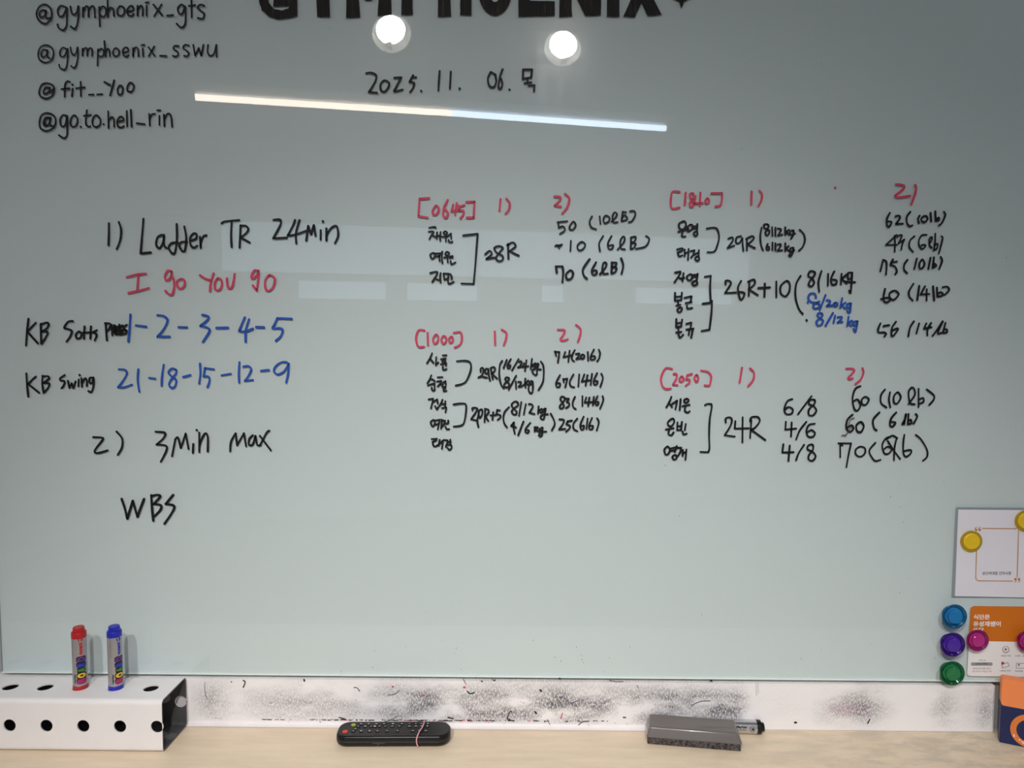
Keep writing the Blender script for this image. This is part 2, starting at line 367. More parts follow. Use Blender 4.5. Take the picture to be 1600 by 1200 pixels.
def panel(x, y, label):  # unseen fill panel, added to raise the general light of the room
    t = thing('added_fill_panel', label, 'lamp', (x, y, H), group='added fill panels at the two sides')
    b = MB()
    for lo, hi in (((-.16, -.62, -.03), (-.145, .62, 0)), ((.145, -.62, -.03), (.16, .62, 0)), ((-.145, -.62, -.03), (.145, -.605, 0)), ((-.145, .605, -.03), (.145, .62, 0))): b.box(lo, hi)
    b.build('frame', RIM, t)
    b = MB(); b.box((-.145, -.605, -.022), (.145, .605, -.004)); b.build('diffuser', PANEL, t)
PANEL = emit('fill_panel_glow', (0.90, 0.95, 1.0), PANEL_E)
panel(-2.2, -1.15, 'added unseen ceiling fill panel left of the photographer'); panel(2.2, -1.15, 'added unseen ceiling fill panel right of the photographer')

# ------------------------------------------------------------------ worktop and the white strip under the board
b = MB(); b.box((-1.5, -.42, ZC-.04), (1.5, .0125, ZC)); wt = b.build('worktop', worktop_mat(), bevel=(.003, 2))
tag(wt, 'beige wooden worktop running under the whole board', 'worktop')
b = MB(); b.box((-1.5, -.36, 0.0), (1.5, .0125, ZC-.041)); bc = tag(b.build('base_cabinet', mat('cabinet_white', (0.7, 0.69, 0.67), 0.5)), 'plain white base cabinet carrying the beige worktop', 'cabinet')
for k in range(4):
    b = MB(); b.box((-1.49 + k*.745, -.378, .08), (-1.49 + k*.745 + .735, -.3605, ZC-.05)); dd = b.build('door', mat('cabinet_white', (0.7, 0.69, 0.67)), bc)
    b = MB(); b.box((-1.49 + k*.745 + .66, -.395, .55), (-1.49 + k*.745 + .675, -.3785, .70)); b.build('handle', RIM, dd)
ZS = on_wall(800, 1064.5, -0.001).z; XS = on_wall(1555, 1066, -0.001).x
b = MB(); b.box((-1.5, -.001, ZC + .0005), (XS, .0135, ZS)); strip = tag(b.build('trim_2', strip_paint()), kind='structure')
rows = [[(x, .0 - .010*math.cos(u)*0.0 - .009*(1-math.sin(u)), ZC + .0005 + .010*(1-math.cos(u))) for u in [PI/2*k/8 for k in range(9)]] for x in (-1.5, on_wall(1030, 1130).x)]
b = MB(); b.grid(rows); b.face(rows[0] + [(-1.5, -.001, ZC+.0005)]); b.face(rows[1] + [(rows[1][0][0], -.001, ZC+.0005)])
bead = b.build('trim_3', mat('white_sealant', (0.80, 0.75, 0.75), 0.5, noise=(90, .06))); tag(bead, kind='structure')
def on_strip(p, y): return on_wall(p[0], p[1], y)
marks = MB()
for i in range(150):                                     # dotted line of ink along the joint
    x = random.choice([random.uniform(395, 955), random.uniform(520, 800)]); y0 = 1124.2 + (x - 400) * 0.0052 + random.gauss(0, .35)
    ribbon(marks, [(x, y0), (x + random.choice([0.6, 1, 2, 3.5, 6]), y0 + random.uniform(-.2, .3))], random.uniform(.7, 1.6), -.0016, on_strip, random.choice([0, 0, 0, 0, 1, 2]))
for i in range(90):                                      # spatter
    x = random.uniform(330, 1100); y0 = random.choice([random.uniform(1068, 1132), random.uniform(1110, 1132)]); r = random.uniform(.4, 1.2)
    ribbon(marks, [(x, y0), (x + random.uniform(-.8, .8), y0 + random.uniform(-.5, 1.2))], r, -.0016, on_strip, random.choice([0, 0, 0, 0, 3, 1]))
for st, w, c in (('475,1062 475.6,1064', 2.6, 0), ('553,1074 558,1075 562,1080', 1.2, 0), ('613,1073 614,1073', 2.6, 1), ('662,1086 663,1086', 2.2, 1), ('725,1074 726,1074', 3.2, 1), ('730,1080 735,1084 741,1082', 1.8, 0), ('724,1061 728,1069', 1, 0), ('770,1062 773,1064 774,1062', 1.4, 0), ('752,1064 754,1065', 1.8, 0), ('606,1086 616,1085 624,1079', .9, 0), ('792,1123 797,1112 799,1112', 1.4, 0), ('793,1123 802,1127', 1.4, 0), ('809,1136 812,1136', 3.2, 1), ('817,1136 820,1136', 3.2, 1), ('844,1078 846,1080', 2.6, 0), ('836,1112 838,1115', 2.4, 0), ('892,1099 905,1094', 1.1, 2), ('855,1124 860,1134', .8, 0), ('876,1123 879,1114', 1.3, 1), ('903,1134 910,1128 920,1127', 1.2, 0), ('920,1134 924,1136', 2.4, 0), ('974,1121 977,1121', 2.0, 0), ('952,1063 962,1065 974,1065', .9, 0), ('874,1060 875,1060', 2.4, 0), ('1110,1063 1112,1064', 2.4, 0), ('995,1071 998,1075', 1, 0), ('1181,1068 1182,1088', .5, 3), ('1184,1066 1185,1084', .5, 3), ('1242,1129 1244,1129', 3.0, 0), ('1356,1130 1359,1124', 2.0, 0), ('380,1063 383,1066 381,1072 380,1074', 1.8, 0), ('361,1065 362,1066', 1.4, 0), ('303,1133 306,1133', 2.0, 0), ('363,1132 366,1132', 2.2, 0), ('394,1131 398,1130', 2.0, 0), ('505,1132 508,1132', 1.6, 2), ('536,1133 539,1133', 2.2, 1), ('530,1121 540,1124', 1.8, 0), ('700,1121 708,1123', 2.0, 0), ('600,1128 612,1124 622,1118', .8, 0), ('320,1066 320,1080 324,1094', .8, 3), ('1150,1090 1160,1087', .6, 3), ('1080,1102 1095,1096 1110,1095', .9, 0)):
    strokes_to(marks, st.replace(' ', ' '), w, 0, 0, 1, -.0017, on_strip, c)
marks_o = marks.build('ink_marks', [INK['K'], INK['R'], mat('violet_ink', (0.05, 0.02, 0.16), .6), INK['G']], strip); marks_o['label'] = 'black, red and violet ink specks on the white strip'; marks_o['kind'] = 'stuff'

# ------------------------------------------------------------------ the glass board and everything written on it
BX0 = on_wall(0.8, 1000).x; BX1 = 1.45; BZ1 = 2.16
board = thing('glass_whiteboard', 'large pale green glass writing board covered in handwriting above the worktop', 'whiteboard', ((BX0+BX1)/2, 0, ZB))
MI = Matrix.Translation((-(BX0+BX1)/2, 0, -ZB))
b = MB(); b.box((BX0, .0026, ZB), (BX1, .0125, BZ1)); b.build('back_panel', mat('board_back_paint', (0.630, 0.690, 0.705), 0.7, spec=0.1), board, M=MI)
b = MB(); b.box((BX0, 0, ZB), (BX1, .0025, BZ1), 1); b.m[2] = 0
b.build('glass_pane', [glass_front(), clear('glass_body')], board, M=MI)
b = MB(); b.box((BX0, -.0006, ZB - .0009), (BX1, .0120, ZB + .0009)); e = b.build('polished_edge', mat('edge_highlight_pale', (0.78, 0.86, 0.84), 0.15), board, M=MI); e['label'] = 'lower glass edge with its highlight painted pale'  # pale colour stands in for the highlight along the polished edge
b = MB(); b.box((BX0 - .0012, .0, ZB), (BX0 - .0001, .0120, BZ1)); b.build('polished_edge', mat('side_glass_edge', (0.30, 0.33, 0.32), 0.3), board, M=MI)
def on_board(p, y):
    q = on_wall(p[0], p[1], y); return (q.x - (BX0+BX1)/2, q.y, q.z - ZB)
def words_of(st, s):
    """the strokes of one written line, gathered into its well separated words"""
    items = []
    for q in st.split(';'):
        p = [tuple(map(float, t.rstrip('!').split(','))) for t in q.strip().lstrip('o').split()]
        xs = [a[0]/s for a in p]; ys = [a[1]/s for a in p]; items.append([min(xs), max(xs), min(ys), max(ys), [q]])
    again = True
    while again:
        again = False
        for i in range(len(items)):
            for j in range(i + 1, len(items)):
                a, c = items[i], items[j]; gap = math.hypot(max(0, a[0]-c[1], c[0]-a[1]), max(0, a[2]-c[3], c[2]-a[3]))
                if gap < 15:
                    items[i] = [min(a[0], c[0]), max(a[1], c[1]), min(a[2], c[2]), max(a[3], c[3]), a[4] + c[4]]; items.pop(j); again = True; break
            if again: break
    items.sort(key=lambda a: a[0]); return [(a[4], len(items)) for a in items]
INK_TXT = r'''
K|black handwritten account line, first of the four|3.1|40,0,5|o85,110 105,55 150,35 190,60 205,110 190,160 150,185 105,160;160,85 130,80 108,105 120,135 150,120 160,85! 158,130 170,145 190,140;310,55 275,45 252,80 262,125 295,120 320,60! 322,130 320,200 295,235 260,220 250,190;350,50 358,95 375,115 400,95 412,48! 412,130 400,200 380,225 352,205;448,130 450,60! 452,85 470,50 490,60 492,130! 495,80 515,50 535,60 542,135;575,55 580,205;577,80 600,50 625,65 628,105 610,130 580,120;640,-25 642,130! 645,85 665,60 685,75 690,125;o740,48 718,75 720,110 745,125 770,105 770,65;790,90 840,80 835,50 815,48 795,75 800,115 825,125 845,110;875,45 875,120! 878,75 900,45 915,65 915,120;945,45 945,120;938,20 960,18;998,35 1068,120;1062,35 1005,125;1105,122 1152,118;1240,50 1215,35 1190,65 1200,105 1225,105 1245,50! 1250,120 1245,190 1215,215 1180,185;1295,-5 1298,135;1275,45 1325,40;1395,45 1365,35 1345,60 1375,90 1395,110 1385,145 1345,140
K|black handwritten account line, second of the four|2.7|40,0,5|o98,425 115,370 160,352 205,375 218,420 200,470 155,488 112,470;170,395 140,388 122,415 130,445 158,435 172,392! 170,440 188,455;320,385 290,372 268,405 275,440 305,435 328,380! 328,450 320,520 300,545 270,530 262,505;350,370 358,410 378,430 398,405 405,370! 408,440 395,510 375,530 355,515;445,435 445,380! 447,400 462,375 480,385 482,435! 485,395 505,375 520,390 520,438;565,385 562,512;565,400 590,380 608,395 608,430 590,442 565,435;615,320 625,440! 625,405 640,380 655,395 658,438;o705,375 685,395 685,425 705,440 728,425 728,392;760,410 800,400 795,375 775,372 760,395 765,430 785,442 805,430;840,375 840,440! 843,400 860,370 878,385 882,440;915,378 918,438;905,352 928,350;960,368 1010,438;1005,362 962,438;1050,435 1100,437;1195,360 1165,358 1155,380 1185,405 1192,430 1165,442 1150,435;1275,355 1245,350 1232,375 1262,400 1275,420 1260,440 1238,435;1310,350 1325,435! 1352,375! 1372,432! 1390,350;1425,350 1422,405 1440,435 1470,420 1490,350! 1492,445
K|black handwritten account line, third of the four|3.1|40,0,5|o105,720 125,665 165,650 210,665 222,705 205,750 160,770 120,755;185,685 155,685 140,715 150,735 180,715 190,685! 188,725 205,710 218,695;345,640 325,635 308,665 305,755;280,697 342,690;368,692 362,752;365,660 368,664;430,640 432,750;395,690 460,682;495,740 530,738;560,738 598,735;615,640 660,665;692,628 660,745;o735,670 718,700 728,738 750,735 760,700 750,672;o820,645 798,670 795,705 815,718 838,705 845,670
K|black handwritten account line, last of the four|3.0|40,0,5|o108,960 125,900 170,883 220,905 235,950 215,1000 165,1022 120,1005;190,920 155,920 140,955 150,985 180,970 195,920! 190,975 212,985;185,925 160,930 150,960 165,978;320,905 290,900 270,935 280,985 310,975 325,905! 325,990 322,1060 295,1078 260,1055;o380,900 355,925 350,970 372,992 398,975 405,930;429,989 432,991;478,862 470,960 490,990 505,985;455,905 510,898;o550,900 525,930 525,975 550,992 580,975 582,930;607,969 610,971;645,870 648,1000! 650,945 672,915 690,935 692,990;715,950 765,940 755,915 735,915 715,945 722,985 745,995 768,985;790,868 793,985;822,858 828,990;868,962 930,970;965,890 970,980! 970,925 985,895 1010,890;1045,905 1045,975;1028,862 1052,862;1080,895 1085,985! 1085,930 1110,888 1135,905 1145,990
K|black handwritten date under the title|3.4|400,0,5|862,572 900,568 938,590 930,640 882,720! 945,725;o1005,628 975,655 975,700 1000,718 1030,690 1040,650;1080,608 1135,605! 1085,700! 1085,715 1145,700;1228,588 1200,640! 1235,650 1225,690 1205,718;1222,605 1250,603;1289,709 1292,712;1435,555 1430,620 1425,705;1522,560 1515,690;1589,690 1592,694;1835,562 1812,612 1822,668 1856,681 1877,638 1868,581;1835,562 1868,581;1927,540 1906,600 1894,675 1910,694 1925,656 1912,612;1979,699 1982,702
K|black handwritten weekday character beside the date|3.6|720,0,4|390,435 388,495;390,435 445,435! 440,482;388,492 440,484;415,490 418,515;400,520 440,515;425,535 460,533! 458,568
K|black handwritten heading of the first exercise|3.5|140,320,5|150,145 150,230 147,315;228,135 245,190 240,270 212,345;420,110 410,240 398,380! 478,372;565,235 530,255 520,310 545,340 575,290 580,235! 580,310 602,340;680,150 682,260 668,365 645,380 618,335 640,300 690,295;740,170 755,260 745,350 725,362 700,320 715,292 760,290;785,280 830,265 835,230 812,225 785,260 790,315 815,335 840,320;862,250 868,335! 868,300 885,250 912,238;1032,145 1060,130 1168,120;1110,130 1105,240 1110,330;1180,160 1172,335;1178,165 1220,165 1240,190 1225,220 1180,255! 1250,295
K|black handwritten minutes of the first exercise|3.7|340,320,5|438,118 480,115 495,130 485,170 435,262! 540,258;605,120 590,160 548,240! 600,235 690,205;640,120 612,220 615,300;693,278 708,165! 730,230! 752,160! 765,240;805,200 805,270;822,127 824,133;850,185 850,278! 855,235 885,185 925,165 940,200 940,250 918,298
R|red handwritten phrase under the first heading|3.5|140,320,5|290,565 370,545 438,538;380,545 372,670;303,688 380,672 462,650;640,520 610,515 588,560 600,590 632,570 640,525! 640,560 655,580 660,640 645,700 615,695 592,672;o712,580 682,600 688,640 715,655 740,630 740,590;862,550 900,575 945,590;968,535 945,610 940,675;o1000,575 978,610 980,655 1005,668 1030,640 1030,590;1072,575 1080,640 1100,655 1120,620 1132,540;1312,515 1285,515 1262,560 1275,575 1310,545 1320,515! 1315,600 1305,670;1275,630 1305,668;o1405,550 1372,590 1375,655 1400,672 1435,640 1445,575
K|black handwritten press exercise with an overwritten word|3.4|20,480,5|122,90 110,200 103,298;178,122 112,190! 195,282;218,130 222,285;218,135 265,120 280,135 265,165 225,190! 265,190 268,215 225,285;468,108 430,115 402,160 430,170 460,185 450,225 420,268;o515,190 492,215 502,245 530,235 535,205;560,150 555,245;610,150 605,245;545,200 640,195;655,180 630,195 655,215 640,258;725,125 735,258;720,125 760,130 755,165 732,190;772,138 778,218;776,168 800,145;795,180 822,172 820,155 805,155 795,180 800,208 825,206;857,142 832,158 835,172 857,184 852,205 830,212;890,138 864,155 866,168 888,182 882,204 858,212;792,140 812,214;832,136 842,216;784,192 880,178
B|blue handwritten count from one to five|3.7|140,320,5|318,858 312,960 302,1068;362,942 442,952;530,862 580,870 608,905 580,970 530,1030! 625,1030;695,955 760,958;880,860 930,875 910,910 865,945! 920,960 935,990 885,1070;990,962 1082,960;1212,880 1190,930 1168,985! 1215,990 1275,968;1245,895 1220,980 1218,1070;1300,955 1362,957;1465,890 1440,945! 1430,965 1490,965 1508,985 1490,1030 1455,1062;1465,885 1578,890
K|black handwritten swing exercise|3.2|20,480,5|105,518 112,620 120,698;178,542 118,598! 205,668;232,535 230,600 240,665;235,540 275,540 280,560 240,590! 282,595 275,630 240,668;405,530 370,555 375,572 405,580 395,615 380,632;430,575 442,630! 460,595! 472,632! 490,580;515,565 512,615;520,528 523,532;535,555 540,620! 542,590 565,555 578,575 578,615;625,550 600,555 600,590 620,590 630,550! 630,610 615,660 590,655
B|blue handwritten countdown from twenty one to nine|3.3|20,480,5|828,485 875,490 890,520 860,575 822,625! 870,625 930,605;980,485 975,570 988,660;1065,552 1112,558;1178,450 1165,540 1162,615;o1275,490 1240,480 1215,510 1240,540 1275,570 1265,620 1235,628 1220,600 1240,560 1272,520;1330,545 1388,530;1462,440 1465,520 1455,595;1500,475 1490,540! 1530,545 1535,580 1520,625;1500,475 1570,485;1630,532 1702,520;1770,430 1765,520 1768,588;1800,465 1840,460 1862,485 1845,530 1812,575! 1875,568;1938,497 2000,490;2140,430 2100,430 2055,460 2040,500 2070,525 2120,500 2155,440! 2150,520 2135,588
K|black handwritten heading of the second exercise|3.3|0,600,4|582,332 635,335 640,350 592,415 608,432 672,415;728,297 762,340 762,395 736,442;972,298 1030,305 1020,340 978,378! 1035,385 1040,415 1005,485;1075,450 1095,345! 1112,335 1130,400! 1160,310! 1178,405;1208,375 1205,430;1228,287 1231,290;1245,305 1245,425! 1250,370 1280,310 1298,330 1298,422;1438,420 1444,360 1472,308! 1482,382! 1524,308! 1538,388;1580,320 1558,344 1556,380 1580,376 1596,324! 1608,380 1628,382;1624,324 1692,414;1682,292 1664,308 1624,384
K|black handwritten three capital letters|3.8|0,600,4|760,718 780,780 795,842! 830,730! 858,830! 900,718;945,695 950,780 958,855;945,700 985,693 1000,705 960,750! 1005,758 1000,790 955,835;1082,693 1035,750! 1085,760 1080,795 1028,873
R|red bracketed number heading the upper left list|3.5|640,280,4|122,118 62,122! 55,230! 112,240;o165,165 145,195 150,222 172,215 182,185;238,130 215,180 210,225 228,240 240,215 225,190;272,160 262,200! 312,190;295,150 285,220;305,165 308,195! 335,198 335,220 318,245;315,170 342,162;355,142 405,140! 400,240! 358,240;568,125 562,195;605,122 625,150 620,190 600,215;905,108 940,112 940,130 908,165! 945,170;972,92 998,120 985,175 955,212
K|black two syllable Korean word, first in the upper left list|3.0|655,340,20|315,318 410,300 500,295! 515,325;300,440 370,435 440,440 440,490 380,560 320,670;420,560 500,600;560,460 545,660;670,450 650,600 660,720;560,580 650,560;o820,430 765,470 790,530 850,520 870,465;680,590 760,600 870,580;830,590 835,740;880,590 990,500! 1000,660;920,700 940,770 1035,755
K|black two syllable Korean word, second in the upper left list|3.1|655,385,20|o440,205 350,250 370,350 410,395 480,330 490,240;500,225 650,220;530,320 640,300;660,210 630,340 640,460;720,165 705,340 725,520;o870,170 820,215 840,280 900,270 930,210;780,350 870,330 1000,310;880,350 895,500;960,370 1040,300! 1045,350;980,460 1000,550 1050,545 1130,500
K|black two syllable Korean word, third in the upper left list|3.2|655,385,20|345,835 480,800 560,800 550,880 490,980 410,1110;480,1000 600,1050;670,835 655,980 670,1130;760,850 790,1040;760,850 920,855! 900,1020;790,1030 905,1010;980,870 1010,950 1015,1030;900,1070 910,1150 960,1165 1075,1110
K|black bracket and round count of the upper left list|3.3|640,280,4|335,352 425,342! 412,520 400,655! 325,652;472,470 500,448 512,470 480,498! 530,490;o560,418 530,430 545,460 580,480 580,505 555,512 540,490 565,455 582,430;615,405 618,498;610,412 645,395 662,420 625,450! 682,478
K|black score line, first in the upper left list|2.9|640,280,4|930,270 932,302! 960,295 970,320 940,342;925,268 985,262;o1025,265 1005,285 1000,310 1020,315 1038,290;1140,232 1125,265 1135,300 1165,312;1188,232 1193,278;o1225,228 1212,250 1220,275 1245,262 1248,238;1262,265 1290,235 1295,215 1280,208 1268,235 1275,268 1300,268;1332,202 1325,262! 1360,250 1345,225 1325,245;1336,205 1352,206;1378,200 1405,200 1410,225 1390,262 1370,268
K|black score line with a dot, second in the upper left list|3.0|640,280,4|910,418 930,416 952,408;930,414 934,432;918,412 945,418;1008,385 1005,448;o1075,392 1050,415 1055,442 1080,440 1098,410;1210,355 1185,400 1190,450;1262,355 1240,400 1245,435 1265,435 1272,412 1245,415;1300,440 1335,400 1345,370 1335,358 1318,385 1320,430 1345,438;1385,362 1382,435;1382,365 1412,360 1408,385 1385,400! 1412,402 1405,425 1385,438;1478,355 1498,375 1475,420 1415,435
K|black score line, third in the upper left list|3.7|640,280,4|915,545 920,585;915,545 955,545! 960,580 955,642;o1005,570 978,595 985,625 1010,620 1022,590;1125,500 1085,560 1088,600 1108,622;1165,520 1140,570 1148,598 1168,590 1165,570 1142,575;1190,595 1225,550 1228,525 1212,525 1205,560 1212,590 1238,590;1265,520 1262,585;1262,525 1292,522 1285,545 1265,550! 1292,555 1285,580 1262,588;1322,495 1335,540 1325,590
R|red bracketed number heading the lower left list|3.2|640,500,5|115,80 70,80 50,140 60,195 80,212 112,208;140,100 143,195;o205,115 182,150 195,185 220,165 222,130;o262,125 248,155 262,185 285,165 282,135;o325,130 308,150 315,178 335,165 338,140;345,100 395,95 408,140 395,190 352,215;665,90 668,192;720,75 755,100 752,150 735,195;1158,75 1210,80 1200,115 1178,150 1200,160 1235,150;1300,38 1335,70 1332,120 1315,170
K|black two syllable Korean word, first in the lower left list|2.9|655,545,20|400,140 330,310 240,450;340,310 450,440;530,260 520,510;525,500 595,420;735,205 850,200;680,320 825,300;o765,350 715,390 740,430 800,420 810,370;675,480 760,470 840,440;840,440 835,530;740,550 740,650 780,660 850,630
K|black two syllable Korean word, second in the lower left list|2.9|655,545,20|375,830 330,950 255,1080;340,950 420,960 490,1020;270,1140 370,1110 470,1080;480,1090 475,1210;390,1210 400,1280 440,1310 490,1270;580,890 720,880;560,1020 690,1000! 680,1060 580,1170;650,1110 740,1120;745,1060 820,1010! 830,1130;720,1190 820,1190! 810,1230 760,1260 770,1320 850,1310
K|black bracket joining the first two words of the lower left list|3.1|640,500,5|370,322 430,318 470,330 480,370 465,430 430,490 360,512
K|black round count with weights, upper one in the lower left list|3.0|740,545,13.333|150,480 145,420 180,395 205,440 180,540 100,600! 170,580 280,600;310,420 250,420 240,490 280,520 310,450! 320,560 340,660;360,420 375,520 400,630;355,400 410,380 445,410 430,470 370,510! 490,620;595,250 545,350 535,560 570,740 625,820;690,230 625,400;775,215 710,330 710,400 750,400 765,340 730,350;935,215 800,450;945,270 990,260 1000,300 960,370! 915,395 1010,370;1050,300 1030,380! 1140,360;1100,240 1070,460;1215,210 1190,420;1290,300 1205,350! 1290,375;1340,310 1290,330 1290,380 1340,350 1350,310! 1320,480 1310,540 1270,540 1225,480 1260,420 1400,430;o735,610 690,595 655,630 690,680 740,730 720,790 670,800 630,770 660,710 730,650;885,560 730,850;880,680 885,830;930,690 980,690 980,730 940,790! 1000,780 1080,720;1080,620 1070,700 1080,800;1140,660 1080,720! 1130,745;1210,670 1165,690 1170,740 1210,720 1230,680! 1235,820 1220,910 1180,920 1145,860 1150,780;1400,265 1450,350 1460,520 1440,700 1350,860
K|black two syllable Korean word, third in the lower left list|2.9|655,600,20|290,480 430,455! 410,580 365,760;430,560 560,480! 580,610;495,690 550,790 590,720;725,490 690,590 630,690;815,540 810,680;690,615 800,630;715,750 840,730! 840,780 820,880
K|black two syllable Korean word, fourth in the lower left list|2.9|655,650,20|o430,125 360,190 390,300 430,320 480,250 480,150;490,140 620,120;500,270 620,240;640,110 610,250 580,410;700,110 700,250 680,390;700,130 810,150! 800,200 760,280 700,340;905,140 910,220;840,240 910,220;820,330 860,410 935,405
K|black two syllable Korean word, last in the lower left list|2.9|655,650,20|390,720 550,710! 530,750 420,810! 420,840 450,930 510,950 560,910;640,740 600,930;610,900 720,780;740,760 710,1020;775,750 890,760! 870,850 830,970;890,830 980,790;970,740 980,850;850,920 960,900 1010,940 1000,1010 940,1060 890,1000
K|black bracket joining the middle words of the lower left list|3.0|640,500,5|342,660 400,652 438,660 440,720 425,800 400,825 345,832
K|black round count with weights, lower one in the lower left list|3.0|730,620,11.4286|95,240 95,200 165,200 175,240 70,400! 160,420;o250,225 205,260 215,370 260,330 270,250;210,280 180,420 200,540;320,220 310,450;315,215 375,230 380,280 325,350! 375,430;415,330 520,325;465,275 450,410;540,230 520,300! 590,330 590,370 545,410;530,250 580,240;745,185 670,270 645,380 665,480 710,545;o900,100 850,85 795,130 810,190 880,260 870,310 820,310 795,260 840,200 905,150;965,95 925,335;1045,130 1010,315;1100,130 1150,135 1170,180 1110,285! 1200,305;1275,170 1265,300;1330,215 1280,240! 1320,290;1390,210 1345,240 1345,270 1380,260 1400,210! 1385,330 1360,400 1320,390 1310,350 1360,320 1440,310;830,460 785,520! 870,545;835,455 830,560 850,660;1005,440 910,685;1125,465 1050,560 1040,630 1080,645 1100,600 1050,590;1210,540 1205,620;1260,560 1215,590! 1270,620;1200,545 1260,545;1330,550 1290,580 1300,610 1340,590 1345,550! 1340,660 1310,710 1280,690 1320,630 1410,620;1490,300 1550,420 1560,500 1510,600
K|black score line, first in the lower left list|3.0|640,500,5|1135,245 1145,280;1138,248 1170,250! 1165,290 1158,332;1215,250 1202,290! 1262,275;1250,240 1240,325;1290,235 1268,280 1270,310 1285,322;1300,265 1325,262 1320,280 1302,305! 1330,300;o1350,270 1338,285 1345,302 1362,295 1365,278;1392,250 1395,315;1440,230 1418,275 1415,305 1435,310 1450,295 1440,280 1420,285;1478,232 1488,260 1480,300 1465,322
K|black score line, second in the lower left list|3.0|640,500,5|1175,430 1145,490 1150,522 1170,520 1175,495 1150,495;1200,460 1205,485;1200,462 1232,458! 1225,490 1215,525;1280,425 1252,480 1258,515 1285,525;1325,425 1318,518;1365,425 1345,480! 1405,470;1390,430 1375,512;1425,420 1415,505;1465,415 1440,470 1440,500 1460,502 1470,480 1448,475;1498,420 1510,455 1490,522
K|black score line, third in the lower left list|3.0|640,500,5|o1210,605 1190,598 1178,620 1195,645 1205,675 1185,692 1172,680 1185,655 1210,625;1220,615 1245,615 1228,640! 1245,650 1245,670 1222,688;1292,600 1275,640 1278,680 1298,695;1350,595 1350,670;1380,605 1368,645! 1430,640;1405,605 1395,670;1440,600 1432,665;1468,595 1452,635 1455,662 1472,660 1475,640 1455,642;1508,595 1512,630 1488,692
K|black score line, last in the lower left list|3.0|640,500,5|1170,775 1205,782 1195,815 1168,855! 1215,850;1235,790 1225,815! 1250,825 1250,845 1222,872;1235,792 1268,785;1310,770 1280,810 1282,850 1310,868;1360,755 1335,815 1340,855 1358,850 1362,825 1338,830;1390,770 1382,850;1425,765 1405,815 1405,850 1425,852 1432,828 1410,825;1465,768 1478,800 1462,862
R|red bracketed number heading the upper right list|3.2|1030,280,5|160,98 105,98 92,150 92,210 110,230 160,220;207,105 200,200;o262,110 240,115 245,145 265,175 262,210 242,212 240,185 265,150 268,125;285,130 275,190! 340,185;322,105 318,205;o375,150 360,170 368,190 388,180 385,155;408,110 490,108! 490,160 475,205 440,212;722,95 720,195;782,90 802,115 800,160 775,210;1374,65 1378,67
R|red second column number of the upper right list|3.6|1360,280,10|400,80 470,85 530,105 510,160 390,255! 400,280 500,278 620,258;700,90 715,130 700,230 640,390
K|black two syllable Korean word, first in the upper right list|3.1|1030,280,5|o185,330 155,350 160,385 190,390 208,365 205,335;150,410 230,388;182,415 178,445 205,448;o245,355 220,375 225,405 250,395 260,365;262,370 295,365;262,385 292,382;298,350 295,405;o285,410 268,425 280,442 298,432 298,415
K|black two syllable Korean word, second in the upper right list|3.1|1030,280,5|140,550 180,540 182,555 145,575! 155,602 180,595;200,550 198,600;200,580 225,570;230,545 225,630;245,562 275,555! 265,590 250,612;270,590 305,575;310,555 308,600;o295,605 280,620 295,638 312,628 310,608
K|black bracket and round count with weights, upper one in the upper right list|3.0|1030,280,5|372,385 430,378 455,395 468,450 455,515 430,565 378,570;540,465 570,455 575,480 535,538! 585,520;640,445 605,455 600,495 625,500 650,460! 652,510 658,560;685,470 685,555;680,465 725,445 738,465 690,510! 748,538;800,380 790,440 795,510 812,555;o845,352 820,355 822,380 845,385 855,365;o845,395 830,415 840,438 858,425 860,402;882,375 885,442;908,378 908,442;925,385 950,390 945,410 928,440! 962,432;985,375 985,435;1015,395 988,412! 1015,430;1050,400 1025,405 1025,430 1050,430 1050,400! 1045,440 1030,465;1059,424 1062,426;848,505 838,530 842,550 858,548 858,528 842,530;885,495 885,550;908,500 908,555;925,510 948,508 945,530 925,558! 960,555;985,500 985,560;1012,522 988,540! 1015,560;1048,535 1025,540 1025,562 1045,560 1050,538! 1045,570 1030,600 1015,590 1055,555;1098,395 1130,430 1138,480 1120,530 1092,558
K|black two syllable Korean word, third in the upper right list|3.4|1020,420,10|350,60 430,45! 420,90 340,210;395,135 450,160;480,70 465,190;440,150 490,140;o590,85 535,120 545,170 590,175 620,120;610,100 690,95;615,130 680,120;700,80 685,180;o660,190 615,220 640,260 690,240 690,200
K|black two syllable Korean word, fourth in the upper right list|3.2|1020,420,10|348,375 345,500;455,375 445,490;350,440 450,430;350,500 440,490;395,500 395,560;370,575 430,562;o420,605 385,640 410,680 450,650 450,610;495,455 605,430! 590,520;515,535 605,520;535,575 540,620 615,612
K|black two syllable Korean word, last in the upper right list|3.2|1020,420,10|368,785 365,910;458,795 445,900;370,850 450,840;370,910 440,900;400,905 400,980;365,995 445,985;400,1020 425,1075 475,1030;525,860 600,840! 590,920 575,950;525,950 635,935;575,950 560,1030;625,950 600,1075
K|black tall bracket of the upper right list|3.3|1020,420,10|815,125 905,110! 895,300 905,530! 780,545;925,500 915,700 885,950! 765,970
